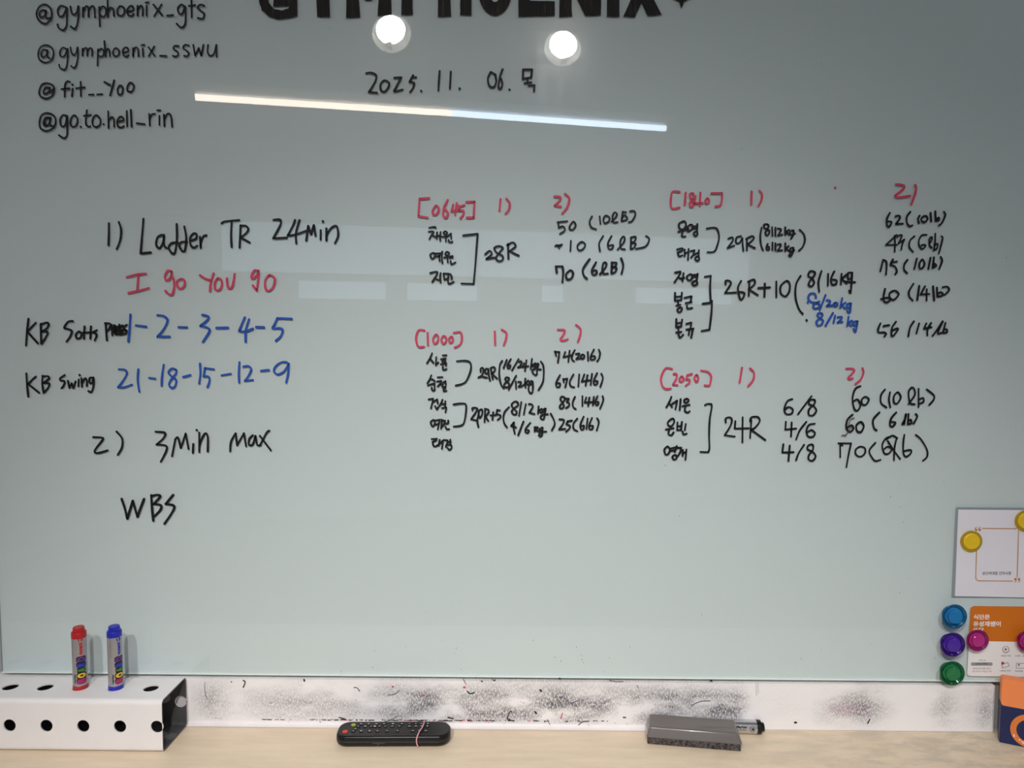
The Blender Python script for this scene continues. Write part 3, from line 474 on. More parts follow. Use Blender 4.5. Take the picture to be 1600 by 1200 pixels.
K|black round count with a plus sign in the upper right list|3.3|1030,280,5|520,820 520,795 550,795 558,820 515,890! 600,885;640,795 615,850 630,930 650,935 665,890 625,880;705,800 700,910;695,800 740,785 745,820 700,860! 770,905;775,850 865,845;825,815 822,918;915,800 915,920;o995,795 950,835 950,890 985,915 1015,880 1020,820;1105,755 1070,820 1065,920 1090,1010 1122,1052;1151,1100 1154,1104;o1215,725 1180,720 1165,755 1195,775 1210,810 1190,838 1168,825 1180,790 1212,752;1268,718 1245,800 1250,878;1320,740 1318,830;1368,720 1342,780 1350,820 1380,820 1385,790 1350,785;1425,740 1420,820;1465,745 1425,780! 1465,812;1505,730 1475,735 1478,780 1500,770 1508,730! 1502,820 1495,890 1485,870;1450,800 1530,805
B|blue handwritten weights, upper of the two blue lines|3.3|1030,280,5|1225,925 1215,895 1180,895 1165,930 1190,960 1245,970 1250,1000 1215,1010 1205,985 1250,955;1160,960 1163,963;1300,905 1255,1020;1310,945 1335,950 1330,970 1310,990! 1355,985;o1375,965 1362,978 1375,992 1392,985 1390,970;1430,930 1415,1005;1455,965 1425,985! 1455,1010;1490,970 1468,980 1470,1005 1490,1000 1498,970! 1490,1040 1470,1030
B|blue handwritten weights, lower of the two blue lines|3.3|1030,280,5|o1270,1050 1245,1045 1238,1065 1255,1085 1280,1105 1265,1138 1235,1140 1230,1110 1260,1085 1275,1065;1358,1045 1300,1145;1375,1065 1362,1120;1395,1078 1425,1075 1420,1095 1395,1120! 1430,1115;1480,1075 1470,1145;1505,1105 1475,1125! 1500,1145;1545,1110 1515,1118 1520,1140 1540,1140 1550,1110! 1535,1190 1520,1170
K|black score line, first in the upper right list|3.2|1360,280,10|305,525 260,620 260,720 295,740 330,670 280,660;395,580 450,570 460,610 400,700! 505,695;625,510 570,590 575,690 620,735 655,720;770,570 745,620 760,685;o865,575 805,600 800,650 850,670 895,620;940,525 950,660;1015,500 1020,650! 1070,640 1070,600 1025,630;1150,510 1170,560 1120,680 1075,720
K|black score line, second in the upper right list|2.8|1360,280,10|410,870 245,1025! 415,1025;380,880 385,1000 380,1130;420,905 440,880 490,875 475,930 440,1000! 530,940! 500,1010 485,1100;690,890 620,960 610,1060 665,1135;880,870 800,880 755,980 780,1070 830,1085 860,1030 800,1030;920,1010 960,950 960,905 925,930 925,1030 960,1070;1015,850 1010,1000 990,1110! 1040,1080 1050,1010 1000,1030;1110,890 1130,920 1100,1050 1070,1160
K|black score line, third in the upper right list|3.2|1360,380,7.5|118,325 150,195! 185,215 190,280 183,365;265,190 240,240! 240,255 290,275 310,330 290,365;250,225 310,215;435,195 398,250 395,310 430,350;545,180 515,300;o610,190 575,240 580,295 610,290 635,240;705,170 680,300;745,165 730,290! 770,265 755,240 735,260;825,160 840,210 808,300
K|black score line, fourth in the upper right list|3.2|1360,380,7.5|172,535 155,620 160,680 205,690 235,650 195,640 125,655;o265,560 225,590 230,645 280,660 330,600 300,560;505,475 455,560 455,620 495,670;572,500 550,665;640,505 590,600! 690,595;660,540 658,670;735,505 748,670;780,520 785,620! 830,620 850,595 820,575 790,595;850,515 900,510 922,550 870,605
K|black score line, last in the upper right list|3.2|1360,380,7.5|118,940 90,1010 100,1045 160,1045 185,1065 165,1092;155,970 220,960;300,920 255,990 248,1075 275,1080 325,1000 260,1020;510,915 465,990 445,1090;572,940 540,1055;655,940 630,1000! 715,985;712,935 670,1010 668,1080;730,1085 800,990 848,915! 790,1050 830,1050;880,935 850,1050! 895,1045 895,1010 870,1010
R|red bracketed number heading the lower right list|3.2|1020,560,5|150,82 100,78 65,150 75,215 105,238 140,235;162,122 185,122 185,155 158,205! 192,208;o225,140 208,165 222,182 242,165;270,130 262,165! 285,165 285,190 258,212;275,130 305,120;o340,130 325,155 340,182 355,165 352,140;378,95 430,105 455,140 450,190 440,212 405,210;697,72 690,120 678,190;760,78 790,110 785,165 745,218;1512,80 1560,80 1572,102 1528,150 1540,162 1562,155;1638,76 1646,112 1625,164 1585,200
K|black two syllable Korean word, first in the lower right list|3.1|1020,610,10|290,100 260,180 210,265;250,190 300,260;300,215 380,160! 355,290;435,135 420,305;o530,130 490,155 500,190 540,185 560,150;465,245 575,225;510,260 500,315 540,345 575,325
K|black two syllable Korean word, second in the lower right list|3.0|1020,610,10|o310,440 240,490 240,540 290,560 335,490;205,610 325,590;255,615 245,680 290,700 325,655;385,500 380,620;455,490 440,620;385,560 450,555;385,620 445,615;515,525 500,620;465,640 480,685 530,675
K|black two syllable Korean word, last in the lower right list|3.1|1020,610,10|o220,880 180,930 200,1000 240,990 270,930 250,890;265,910 350,890;275,945 340,935;375,870 345,960;o335,1010 305,1040 330,1080 370,1060 365,1015;385,895 445,895! 430,960 390,1030;470,930 465,1020;465,985 520,960;525,925 510,1080
K|black bracket and round count of the lower right list|3.0|1020,610,10|815,230 860,210 915,215! 920,270 890,450 880,700 885,900 865,965! 745,960;1140,500 1140,440 1200,420 1236,460 1210,560 1124,700! 1280,720;1290,480 1280,596! 1500,590;1404,420 1400,810;1540,460 1520,740;1520,480 1540,420 1640,416 1670,480 1600,580 1530,610! 1760,776
K|black number pair, first of the three stacked pairs|3.0|1020,560,5|1090,318 1050,335 1028,400 1045,435 1085,430 1092,395 1060,380 1032,400;1240,295 1135,435;o1265,325 1230,325 1220,355 1260,375 1278,410 1250,445 1220,440 1220,400 1262,355
K|black number pair, second of the three stacked pairs|3.0|1020,560,5|1040,495 1035,555! 1120,548;1085,500 1080,610;1200,495 1150,560 1120,632;1265,510 1220,520 1200,570 1215,610 1250,612 1268,585 1240,560 1205,580
K|black number pair, last of the three stacked pairs|3.0|1020,560,5|1020,670 1012,735! 1100,732;1070,680 1060,800;1182,675 1140,740 1120,795;o1250,675 1215,680 1210,710 1250,730 1272,765 1250,798 1218,790 1220,755 1250,715
K|black score line, first in the lower right list|3.0|1200,570,5.714|825,190 780,215 755,300 770,390 800,408 825,360 800,310 765,325;o870,285 838,310 840,350 875,355 900,310;1045,220 1010,270 1010,340 1058,380;1090,245 1080,310 1092,380;o1160,245 1125,280 1125,335 1155,345 1185,290;1255,350 1310,270 1305,215 1280,205 1255,250 1270,340 1310,352;1345,215 1345,375;1345,350 1388,330 1385,295 1350,310;1418,220 1480,270 1480,310 1440,358
K|black score line, second in the lower right list|3.3|1200,570,5.714|755,445 710,490 700,560 730,600 762,570 745,540 710,560;o830,510 790,540 795,590 830,600 855,550;995,425 940,490 945,560 970,585;1145,425 1100,480 1090,540 1115,550 1138,515 1100,510;1200,530 1225,480 1232,440! 1215,530;1255,440 1248,530! 1280,520 1275,490 1255,500;1320,440 1332,465 1300,525
G|grey wiped ink around the second score of the lower right list|2.0|1200,570,5.714|770,475 735,490 720,540;740,560 700,620 690,640;660,630 700,625
K|black score line, last in the lower right list|2.8|1200,570,5.714|628,700 742,700! 720,800 700,912;645,705 645,825;650,705 665,720;o825,730 785,755 785,800 825,820 865,790 865,745;960,695 905,765 930,830 960,858 1005,848;1095,640 1050,660 1020,720 1040,790 1080,790 1105,750 1070,730 1040,750;1060,665 1110,632 1155,655;1150,650 1130,740 1125,850;1070,680 1120,760 1180,840;1218,625 1208,700 1210,790 1235,820 1275,790 1275,760 1215,770;1320,625 1370,670 1420,760 1420,820 1385,855
'''
for line in INK_TXT.strip().splitlines():
    c, lab, w, org, st = line.split('|'); ox, oy, s = map(float, org.split(','))
    for k, (group_, n_) in enumerate(words_of(st, s)):
        b = MB(); strokes_to(b, ';'.join(group_), float(w), ox, oy, s, -.0003, on_board)
        b.build('handwriting', INK[c], board)['label'] = lab + (', piece %d of %d from the left' % (k + 1, n_) if n_ > 1 else '')
TI = title_ink()
LET = {'G': [(465,-35),(448,-56),(428,-58),(412,-44),(404,-20),(404,0),(409,16),(420,26),(434,30),(452,28),(465,25),(464,-14),(427,-14),(427,10),(452,9),(451,13),(440,16),(428,14),(420,4),(418,-14),(423,-34),(434,-43),(446,-42),(452,-32)],
 'Y': [(494,-15),(495,26),(516,27),(514.5,-15),(530,-58),(514,-58),(505,-32),(496,-58),(480,-58)],
 'M': [(541,-58),(541,28),(563,27),(559,-20),(570,1),(580,1),(592,-20),(590,25),(612,23),(609,-58),(594,-58),(575,-26),(557,-58)],
 'P': [(629,-58),(627,24),(645,23),(645,-14),(662,-18),(668,-36),(660,-54),(645,-58)],
 'H': [(685,-58),(684,26),(705,26),(704,-8),(719,-8),(719,24),(737,24),(737,-58),(721,-58),(721,-26),(703,-26),(703,-58)],
 'E': [(810,-58),(810,26),(867,25),(867,2),(828,1),(828,-8),(862,-8),(862,-26),(828,-26),(828,-38),(866,-38),(866,-58)],
 'N': [(874,-58),(874,27),(894,26),(892,-22),(914,25),(939,24),(940,-58),(922,-58),(923,-15),(898,-58)],
 'I': [(949,-58),(948,26),(968,26),(968,-58)],
 'X': [(974,26),(992,27),(1002,4),(1012,25),(1034,23),(1014,-16),(1032,-58),(1012,-58),(1003,-36),(994,-58),(974,-58),(992,-16)],
 '*': [(1065,14),(1069,2),(1082,-3),(1069,-8),(1065,-22),(1061,-8),(1049,-3),(1061,2)]}
def wobble(poly):
    out = []
    for i, p in enumerate(poly):
        q = poly[(i+1) % len(poly)]
        for k in range(4):
            t = k / 4; out.append((p[0]*(1-t)+q[0]*t + random.uniform(-.35, .35), p[1]*(1-t)+q[1]*t + random.uniform(-.35, .35)))
    return out
for ch, poly in LET.items():
    b = MB(); b.face([on_board(p, -.0003) for p in wobble(poly)])
    b.build('title_lettering' if ch != '*' else 'title_star', TI, board)
b = MB(); n = 40
b.grid([[on_board((773.5 + rx*math.cos(2*PI*k/n), -17 + ry*math.sin(2*PI*k/n)), -.0003) for k in range(n)] for rx, ry in ((26.5, 41.5), (9.5, 20))], smooth=False, close=True)
b.build('title_lettering', TI, board)
b = MB()
for i in range(60):                                      # stray specks on the glass
    x, yy = random.choice([(random.uniform(0, 1600), random.uniform(0, 1050)), (random.uniform(1380, 1500), random.uniform(730, 1050)), (random.uniform(500, 1400), random.uniform(990, 1050))])
    ribbon(b, [(x, yy), (x + random.uniform(-.5, .5), yy + random.uniform(.2, 1.5))], random.uniform(.5, 1.0), -.0002, on_board)
so = b.build('ink_specks', INK['G'], board); so['label'] = 'faint grey ink specks'; so['kind'] = 'stuff'

# ------------------------------------------------------------------ perforated square tube on the left
TB = -.004 - .001; TD = .080; TT = on_wall(290, 1057, TB).z; TXR = on_wall(290.5, 1057, TB).x; TXL = -1.18
TF = TB - TD; TH = TT - (ZC + .0006)
def plate_rows(b, L, half, holes, rad, place, t):
    """one wall of the tube with round holes: outer skin 0, inner skin 1"""
    hs = sorted(holes); cuts = [TXL] + [(a + c) / 2 for a, c in zip(hs, hs[1:])] + [TXR]
    n = 32
    for h, u0, u1 in zip(hs, cuts, cuts[1:]):
        ring = []; sq = []
        for k in range(n):
            a = 2*PI*(k + .5)/n; c, s = math.cos(a), math.sin(a)
            ring.append((h + rad*c, rad*s))
            tt = min((((u1 - h) if c > 0 else (h - u0)) / abs(c)), half / abs(s)); sq.append((h + tt*c, tt*s))
        for k in range(n):                                # square the corners of the cell
            pass
        b.grid([[place(u, v, 0) for u, v in sq], [place(u, v, 0) for u, v in ring]], 0, False, True)
        b.grid([[place(u, v, t) for u, v in sq], [place(u, v, t) for u, v in ring]], 1, False, True)
        b.grid([[place(u, v, 0) for u, v in ring], [place(u, v, t) for u, v in ring]], 0, True, True)
        for cu in (u0, u1):                               # corner triangles left by the radial cells
            for sv in (-half, half):
                pts = [q for q in sq if (abs(q[0]-cu) < 1e-6 or abs(q[1]-sv) < 1e-6)]
                a = min([q for q in pts if abs(q[0]-cu) < 1e-6], key=lambda q: abs(q[1]-sv)); c = min([q for q in pts if abs(q[1]-sv) < 1e-6], key=lambda q: abs(q[0]-cu))
                for d, mi in ((0, 0), (t, 1)): b.face([place(*a, d), place(cu, sv, d), place(*c, d)], mi)
tubeo = thing('perforated_tube', 'white perforated square metal tube holding two markers on the worktop', 'marker holder', (TXR - .3, (TB+TF)/2, ZC + .0006))
yc, zc2 = (TB+TF)/2, (ZC + .0006 + TT)/2; hy, hz = TD/2, TH/2; rc = .0070; th = .0022
ox_, oy_, oz_ = TXR - .3, yc, ZC + .0006
def shift(p): return (p[0]-ox_, p[1]-oy_, p[2]-oz_)
fx = [on_wall(x, 1138, TF).x for x in (15, 72.5, 130, 187.4, 245)]; tx = [on_level(x, 1076, TT).x for x in (12, 67.5, 123.5, 179.5, 235)]
pitch = .0555
fx = [fx[0] - pitch*k for k in range(6, 0, -1)] + fx; tx = [tx[0] - pitch*k for k in range(6, 0, -1)] + tx
b = MB()
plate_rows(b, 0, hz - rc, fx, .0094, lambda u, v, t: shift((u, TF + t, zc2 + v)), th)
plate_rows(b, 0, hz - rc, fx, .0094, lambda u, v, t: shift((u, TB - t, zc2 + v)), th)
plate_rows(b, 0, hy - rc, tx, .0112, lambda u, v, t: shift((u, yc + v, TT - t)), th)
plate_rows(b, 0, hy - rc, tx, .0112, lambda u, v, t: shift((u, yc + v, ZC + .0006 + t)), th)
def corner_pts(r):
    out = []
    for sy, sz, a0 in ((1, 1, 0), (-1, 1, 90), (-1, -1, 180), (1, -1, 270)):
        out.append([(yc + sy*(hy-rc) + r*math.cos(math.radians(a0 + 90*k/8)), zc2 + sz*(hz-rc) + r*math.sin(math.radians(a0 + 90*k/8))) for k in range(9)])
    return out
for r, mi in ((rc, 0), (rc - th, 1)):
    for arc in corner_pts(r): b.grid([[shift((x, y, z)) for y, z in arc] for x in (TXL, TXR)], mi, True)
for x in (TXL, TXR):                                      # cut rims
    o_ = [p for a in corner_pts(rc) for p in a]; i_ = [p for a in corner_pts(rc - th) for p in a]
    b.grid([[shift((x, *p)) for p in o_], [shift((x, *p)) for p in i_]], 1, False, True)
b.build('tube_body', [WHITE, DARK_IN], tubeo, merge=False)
b = MB()
for x0, x1, zz in ((130, 190, .074), (60, 110, .070), (175, 215, .069)):
    p0 = on_wall(x0, 1107, TF - .0002); p1 = on_wall(x1, 1105, TF - .0002)

# ------------------------------------------------------------------ the two markers standing in the tube
BOARDCOL = [(0.42, 0.015, 0.13), (0.72, 0.50, 0.02), (0.06, 0.19, 0.03), (0.01, 0.04, 0.40), (0.12, 0.03, 0.22)]
def barrel_print(name, body, h, w, m, parent, R, z0, ang, lift, bold=0.0, lab=None):
    """text running up the barrel, letter tops to the left; ang 0 faces the room"""
    def fn(u, v):
        a = ang - v / R; rr = R + lift; return Vector((rr*math.sin(a), -rr*math.cos(a), z0 + u))
    return printed(name, body, h, m, parent, fn, bold, w, lab=lab, curved=True)
SILV = mat('silver_barrel', (0.42, 0.405, 0.43), 0.36, metal=0.6)
def marker(px, py, ink, ink_name, label, hx, turn):
    R = .0104; top = on_wall(px, py, yc).z; z0 = TT - .045; L = top - z0
    t = thing('board_marker', label, 'marker', (hx, yc, z0))
    capm = mat(ink_name + '_plastic', ink, 0.35)
    lathe([(0, 0), (R*.86, 0), (R*.95, .004), (R*1.01, .044), (R*1.03, .0505), (R*.98, .0512)], 36).build('cap', capm, t)['label'] = ink_name + ' cap stuck in the hole'
    lathe([(R*.97, .0505), (R, .052), (R, L - .0165), (R*.98, L - .0160)], 36).build('barrel', SILV, t)
    lathe([(R*.98, L-.0165), (R*1.02, L-.016), (R*1.02, L-.0085), (R*.98, L-.0072), (R*.80, L-.0070), (R*.78, L-.0010), (R*.70, L), (0, L)], 36).build('end_plug', capm, t)['label'] = ink_name + ' end plug'
    zb = TT - z0 + .010
    blackp = mat('black_print', (0.006, 0.006, 0.01), 0.5)
    P_ = .0085
    def wrap(u, v, lift): return ((R + lift)*math.sin(v/R + turn), -(R + lift)*math.cos(v/R + turn), u)
    for k, ch in enumerate('BOARD'):
        hw = .0072 if ch != 'A' else .0064
        ol = rounded(.0021 - hw, .0021 + hw, -.0049, .0049, .0036, 5)
        zc_ = zb + P_*(k + .5); me = bpy.data.meshes.new('letter_outline')
        me.from_pydata([(q[1], q[0], 0) for q in ol], [], [tuple(range(len(ol)))]); sliced(me, .0009)
        for v in me.vertices: v.co = wrap(zc_ + v.co.x, v.co.y, .00010)
        me.materials.append(blackp); oo = bpy.data.objects.new('letter_outline', me); COL.objects.link(oo); oo.parent = t
        barrel_print('letter', ch, .0124, P_*.90, mat('print_' + 'pogbv'[k], BOARDCOL[k], .5), t, R, zb + P_*k + P_*.05, turn + (.0021 + .0062)/R, .00024, .085)
    barrel_print('brand_print', 'monami', .0058, .019, capm, t, R, zb + .0455, turn + .42, .00015, .05)
    n = 18; eb = MB(); eb.face([wrap(zb + .0695 + .0034*math.sin(2*PI*k/n), .0015 + .0034*math.cos(2*PI*k/n), .00015) for k in range(n)]); eb.build('emblem', capm, t)
    barrel_print('side_print', 'marker', .0030, .015, blackp, t, R, zb + .001, turn - .62, .00015, .04)
    barrel_print('side_print', 'marker for white board', .0017, .030, mat('grey_print', (.10, .10, .11), .5), t, R, zb + .042, turn - .95, .00015, .0)
    return t
marker(121.5, 979, (0.42, 0.012, 0.018), 'red', 'silver board marker with red ends standing in the white tube', tx[8], .56)
marker(178.5, 977.5, (0.010, 0.018, 0.40), 'blue', 'silver board marker with blue ends standing in the white tube', tx[9], .92)

# ------------------------------------------------------------------ remote control with its rubber band
rem = thing('remote_control', 'black remote control with red and green buttons on the worktop', 'remote control', (-.1975, -.0415, ZC + .0003), (0, 0, math.radians(1.5)))
RL, RWD, RH = .0880, .0232, .0175
def rem_outline(k, grow=0.0):
    out = []
    for cx, cy, a, r in ((RL-.019, RWD-.019, 0, .019), (-RL+.017, RWD-.017, 90, .017), (-RL+.017, -RWD+.017, 180, .017), (RL-.019, -RWD+.019, 270, .019)):
        for i in range(9):
            t = math.radians(a + 90*i/8); out.append(((cx + r*math.cos(t))*(1) , (cy + r*math.sin(t))))
    return [(x*(1 - k/RL*1.0), y*(1 - k/RWD)) for x, y in out]
b = MB(); rows = []
for inset, z in ((.004, 0), (.0012, .0025), (0, .006), (0, .0125), (.0006, .0155), (.0022, .0178), (.004, RH)):
    rows.append([(x, y, z) for x, y in rem_outline(inset)])
b.grid(rows, 0, True, True); b.face(rows[-1]); b.face(list(reversed(rows[0]))); b.build('remote_body', BLACK, rem)
rows = [[(x, y, z) for x, y in rem_outline(-.0002)] for z in (.0090, .0098)]
b = MB(); b.grid(rows, 0, True, True); b.build('seam_line', mat('seam_grey', (.06, .06, .062), .3), rem)
def button(x, y, w, d, m, nm='button', mark=None):
    o = MB(); ol = rounded(-w/2, w/2, -d/2, d/2, min(w, d)*.42, 4)
    lo = [(x+u, y+v, RH - .0003) for u, v in ol]; hi = [(x+u*.9, y+v*.9, RH + .0011) for u, v in ol]
    o.grid([lo, hi], 0, True, True); o.face(hi)
    o.box((x - mark[0]/2, y - mark[1]/2, RH + .00105), (x + mark[0]/2, y + mark[1]/2, RH + .0012), 1) if mark else None
    return o.build(nm, [m, mat('button_legend_white', (.75, .75, .72), .5)], rem)
RUB = mat('button_rubber', (.014, .014, .015), .55)
button(-.0655, .0115, .0075, .0070, mat('green_button', (.30, .42, .03), .4), 'power_button')['label'] = 'green button'
button(-.0745, -.0085, .0088, .0088, mat('red_button', (.60, .045, .03), .4), 'power_button')['label'] = 'red round button'
for ry, xs in ((.0135, (-.054, -.042, -.030, -.018, -.004, .010, .022, .032, .041, .051)), (.0060, (-.057, -.046, -.037, -.031, -.024, -.015, -.004, .007, .023, .033, .042, .051)), (-.0010, (-.060,)), (-.0075, (-.062, -.050, -.037, -.025, -.010, .006, .030, .040, .050))):
    for x in xs: button(x, ry, .0062, .0042, RUB, mark=(random.choice([.0014, .0024, .0034]), random.choice([.0012, .0008, .002])))
b = MB(); b.box((-.030, -RWD - .00025, .0068), (-.011, -RWD + .0006, .0078)); b.box((-.022, -RWD - .00025, .005), (-.020, -RWD + .0006, .0068)); b.build('maker_mark', mat('seam_grey', (.06, .06, .062)), rem)
# pink rubber band round the right end
path = []
for (y, z) in ((-RWD - .0008, .0), (-RWD - .0010, .006), (-RWD - .0009, .013), (-RWD + .003, RH + .0012), (-.008, RH + .0020), (0, RH + .0020), (.010, RH + .0020), (RWD - .003, RH + .0013), (RWD + .0009, .013), (RWD + .0009, .004)):
    path.append((y, z))
bx = [.0405, .0380, .0375, .0395, .0420, .0440, .0450, .0452, .0450, .0448]
band = MB(); rr = .0010; rows = []
pts3 = [Vector((x, y, z)) for x, (y, z) in zip(bx, path)]
def catmull3(P, n=5):
    out = []
    for i in range(len(P)-1):
        p0, p1, p2, p3 = P[max(i-1, 0)], P[i], P[i+1], P[min(i+2, len(P)-1)]
        for k in range(n):
            t = k/n; out.append(.5*(2*p1 + (p2-p0)*t + (2*p0-5*p1+4*p2-p3)*t*t + (3*p1-p0-3*p2+p3)*t**3))
    return out + [P[-1]]
def tube_along(b, P, r, n=8):
    rows = []
    for i, p in enumerate(P):
        tg = (P[min(i+1, len(P)-1)] - P[max(i-1, 0)]).normalized(); u = tg.orthogonal().normalized() if i == 0 else (u - tg*u.dot(tg)).normalized(); v = tg.cross(u)
        rows.append([p + r*(u*math.cos(2*PI*k/n) + v*math.sin(2*PI*k/n)) for k in range(n)])
    b.grid(rows, 0, True, True); b.face(rows[0]); b.face(rows[-1])
tube_along(band, catmull3(pts3), rr)
bo = band.build('rubber_band', mat('pink_rubber', (.72, .33, .36), .6)); bo.location = (-.1975, -.0415, ZC + .0012); bo.rotation_euler = (0, 0, math.radians(1.5))
tag(bo, 'pink rubber band wrapped round the black remote control', 'rubber band')

# ------------------------------------------------------------------ board eraser and the marker lying behind it
er = thing('board_eraser', 'grey plastic board eraser with a dark felt pad', 'eraser', (.194, -.0472, ZC + .0003), (0, 0, math.radians(-7.6)))
EL, ED = .1415, .038
b = MB(); N = 24
b.box((.001, .001, 0), (EL - .001, ED - .001, .0115)); fo = b.build('felt_pad', felt_mat(), er, bevel=(.0012, 2)); fo['label'] = 'dark grey worn felt pad'
def loop(ins, z, rz=.004, tilt=0.0): return [(x, y, z + tilt*(y - .004)) for x, y in rounded(ins, EL - ins*1.15, ins, ED - ins*.55, rz, 4)]
rows = [loop(0, .0112, .003), loop(-.0004, .0122, .003), loop(-.0004, .0132, .003), loop(.0002, .0145, .003), loop(.0040, .0238, .003, .1), loop(.0046, .0249, .003, .15), loop(.0056, .0256, .003, .17), loop(.0070, .0259, .003, .17)]
TAUPE = mat('taupe_plastic', (0.135, 0.118, 0.113), 0.20, coat=0.4)
b = MB(); b.grid(rows, 0, True, True); b.face(rows[-1]); b.face(list(reversed(rows[0])))
b.build('plastic_grip', TAUPE, er)
b = MB(); lp = loop(.015, .0261, .006, .17); li = loop(.0157, .0261, .0055, .17); b.grid([lp, li], 0, False, True); b.build('grip_groove', TAUPE, er)
lm = thing('board_marker', 'silver marker with black end lying half hidden behind the grey eraser', 'marker', (.3845, -.0124, ZC + .0109), (0, 0, math.radians(-2.0)))
lm_R = .0105
ly = Matrix.Rotation(-PI/2, 4, 'Y')                       # lathe axis +Z -> -X (towards the eraser)
lathe([(0, .0), (lm_R*.62, .0), (lm_R*.66, .0008), (lm_R*.68, .0045), (lm_R*.98, .0050), (lm_R*1.02, .006), (lm_R*1.02, .0115), (lm_R*.98, .0120)], 36).build('end_plug', BLACK, lm, M=ly)['label'] = 'black end plug'
lathe([(lm_R*.98, .0118), (lm_R, .0125), (lm_R, .080), (lm_R*.9, .0815), (lm_R*.85, .0865), (0, .087)], 36).build('barrel', mat('shiny_silver_barrel', (0.62, 0.62, 0.64), 0.22, metal=0.9), lm, M=ly)
def lying(name, body, h, w, x1, ang, bold):
    def fn(u, v):
        a = ang + v / lm_R; rr = lm_R + .00015; return Vector((-x1 + u, -rr*math.cos(a), rr*math.sin(a)))
    return printed(name, body, h, mat('black_print', (0.006, 0.006, 0.01)), lm, fn, bold, w, curved=True)
lying('print', 'Marker', .0042, .0165, .0445, .22, .04); lying('print', 'WATER BASE', .0024, .0150, .0445, -.12, .0)
eb = MB()
def cyl(u, v): return ((u), -(lm_R+.00016)*math.cos(v/lm_R), (lm_R+.00016)*math.sin(v/lm_R))
n = 24; eb.grid([[cyl(-.0205 + r*math.cos(2*PI*k/n), .0012 + r*math.sin(2*PI*k/n)) for k in range(n)] for r in (.0040, .0033)], 0, False, True)
eb.face([cyl(-.0228, .0006), cyl(-.0190, .0036), cyl(-.0182, -.0010)]); eb.face([cyl(-.0200, .0012), cyl(-.0186, .0030), cyl(-.0176, .0008), cyl(-.0188, -.0014)])
eb.build('emblem', mat('black_print', (0.006, 0.006, 0.01)), lm)

# ------------------------------------------------------------------ notices held by magnets
PAPER = mat('notice_paper', (0.74, 0.72, 0.79), 0.6, noise=(40, .02)); GOLD = mat('gold_print', (0.50, 0.24, 0.075), .5)
pc = on_wall(1560, 862, -.001)
pap = thing('notice_sheet', 'white notice sheet with a gold quotation frame held by yellow magnets', 'notice', pc)
def rel(c):
    def f(px, py, y): q = on_wall(px, py, y); return (q.x - c.x, q.y - c.y, q.z - c.z)
    return f
rp = rel(pc)
b = MB(); q = [rp(*p, -.0004) for p in ((1494.2, 792.5), (1660, 793.5), (1664, 934), (1487.5, 932.5))]; q2 = [(x, y - .0003, z) for x, y, z in q]
b.face(q2); b.face(list(reversed(q)));  [b.face([q[i], q[(i+1) % 4], q2[(i+1) % 4], q2[i]]) for i in range(4)]
b.build('backing_sleeve', mat('blue_grey_sleeve', (0.26, 0.31, 0.335), 0.3), pap)['label'] = 'blue grey sleeve edge showing left and above'
b = MB(); q = [rp(*p, -.0009) for p in ((1497.2, 796.3), (1664, 797.5), (1668, 935), (1492, 931.2))]; q2 = [(x, y - .0004, z) for x, y, z in q]
b.face(q2); b.face(list(reversed(q)));  [b.face([q[i], q[(i+1) % 4], q2[(i+1) % 4], q2[i]]) for i in range(4)]
b.build('paper', PAPER, pap)
b = MB(); to = lambda p, y: rp(p[0], p[1], y)
for st in ('1535,825.7 1588,826.2', '1526.6,838 1525.2,880 1524.6,901! 1525.2,905 1528.5,907.6! 1555,907.8 1582,908', '1591.4,829 1590.6,860 1589.2,902'):
    strokes_to(b, st, 1.5, 0, 0, 1, -.00145, to)
b.build('gold_frame', GOLD, pap)
for (x, yy, s) in ((1525.2, 827, 1), (1530.8, 827, 1), (1586.4, 906, -1), (1592, 906, -1)):
    b = MB(); b.face([to((x + 2.1*math.cos(2*PI*k/14), yy + 1.0*s + 2.1*math.sin(2*PI*k/14)), -.00145) for k in range(14)])
    strokes_to(b, '%f,%f %f,%f %f,%f' % (x - 1.5*s, yy + .6*s, x - 1.0*s, yy - 2.2*s, x + 1.0*s, yy - 3.6*s), 1.3, 0, 0, 1, -.00146, to); b.build('quotation_mark', GOLD, pap)
def flat_text(name, body, x0, x1, base, h, m, parent, c, y, bold=0.0, slope=0.0):
    """print between pixel columns x0..x1 on the given base line"""
    p0 = on_wall(x0, base, y); p1 = on_wall(x1, base + slope*(x1-x0), y); hh = h / F_PX * 1.15; ux = (p1 - p0); w = ux.length; ux = ux / w
    def fn(u, v): return p0 + ux*u + Vector((0, 0, 1))*v - c
    return printed(name, body, hh, m, parent, fn, bold, w)
DK = mat('dark_print', (0.02, 0.018, 0.02), .6)
flat_text('printed_line', '성신여대점 건의사항', 1534.5, 1580, 898.5, 5.6, DK, pap, pc, -.00145, .012)

cc = on_wall(1560, 1000, -.001)
card = thing('notice_card', 'orange and white rounded card under pink magnets at the lower right', 'notice', cc); rcd = rel(cc)
def card_pt(u, v, y):                                     # u, v in 0..1 over the card
    x = (1516.8 + (1511.0-1516.8)*v) + u*158; yy = 946.8 + 109.5*v + u*1.6 + (0 if v < .5 else u*1.0); return rcd(x, yy, y)
def card_face(b, poly, y, mi=0): b.face([card_pt(u, v, y) for u, v in poly], mi)
ol = [(u, 1 - v) for u, v in [((x), (z)) for x, z in rounded(0, 1, 0, 1, .04, 5)]]
ol = [(min(max(u, 0), 1), v) for u, v in ol]
b = MB(); f0 = [card_pt(u, v, -.0012) for u, v in ol]; f1 = [card_pt(u, v, -.0003) for u, v in ol]
b.face(f0); b.face(list(reversed(f1))); b.grid([f0, f1], 0, False, True); b.build('card_body', mat('card_white', (0.82, 0.81, 0.815), .45), card)
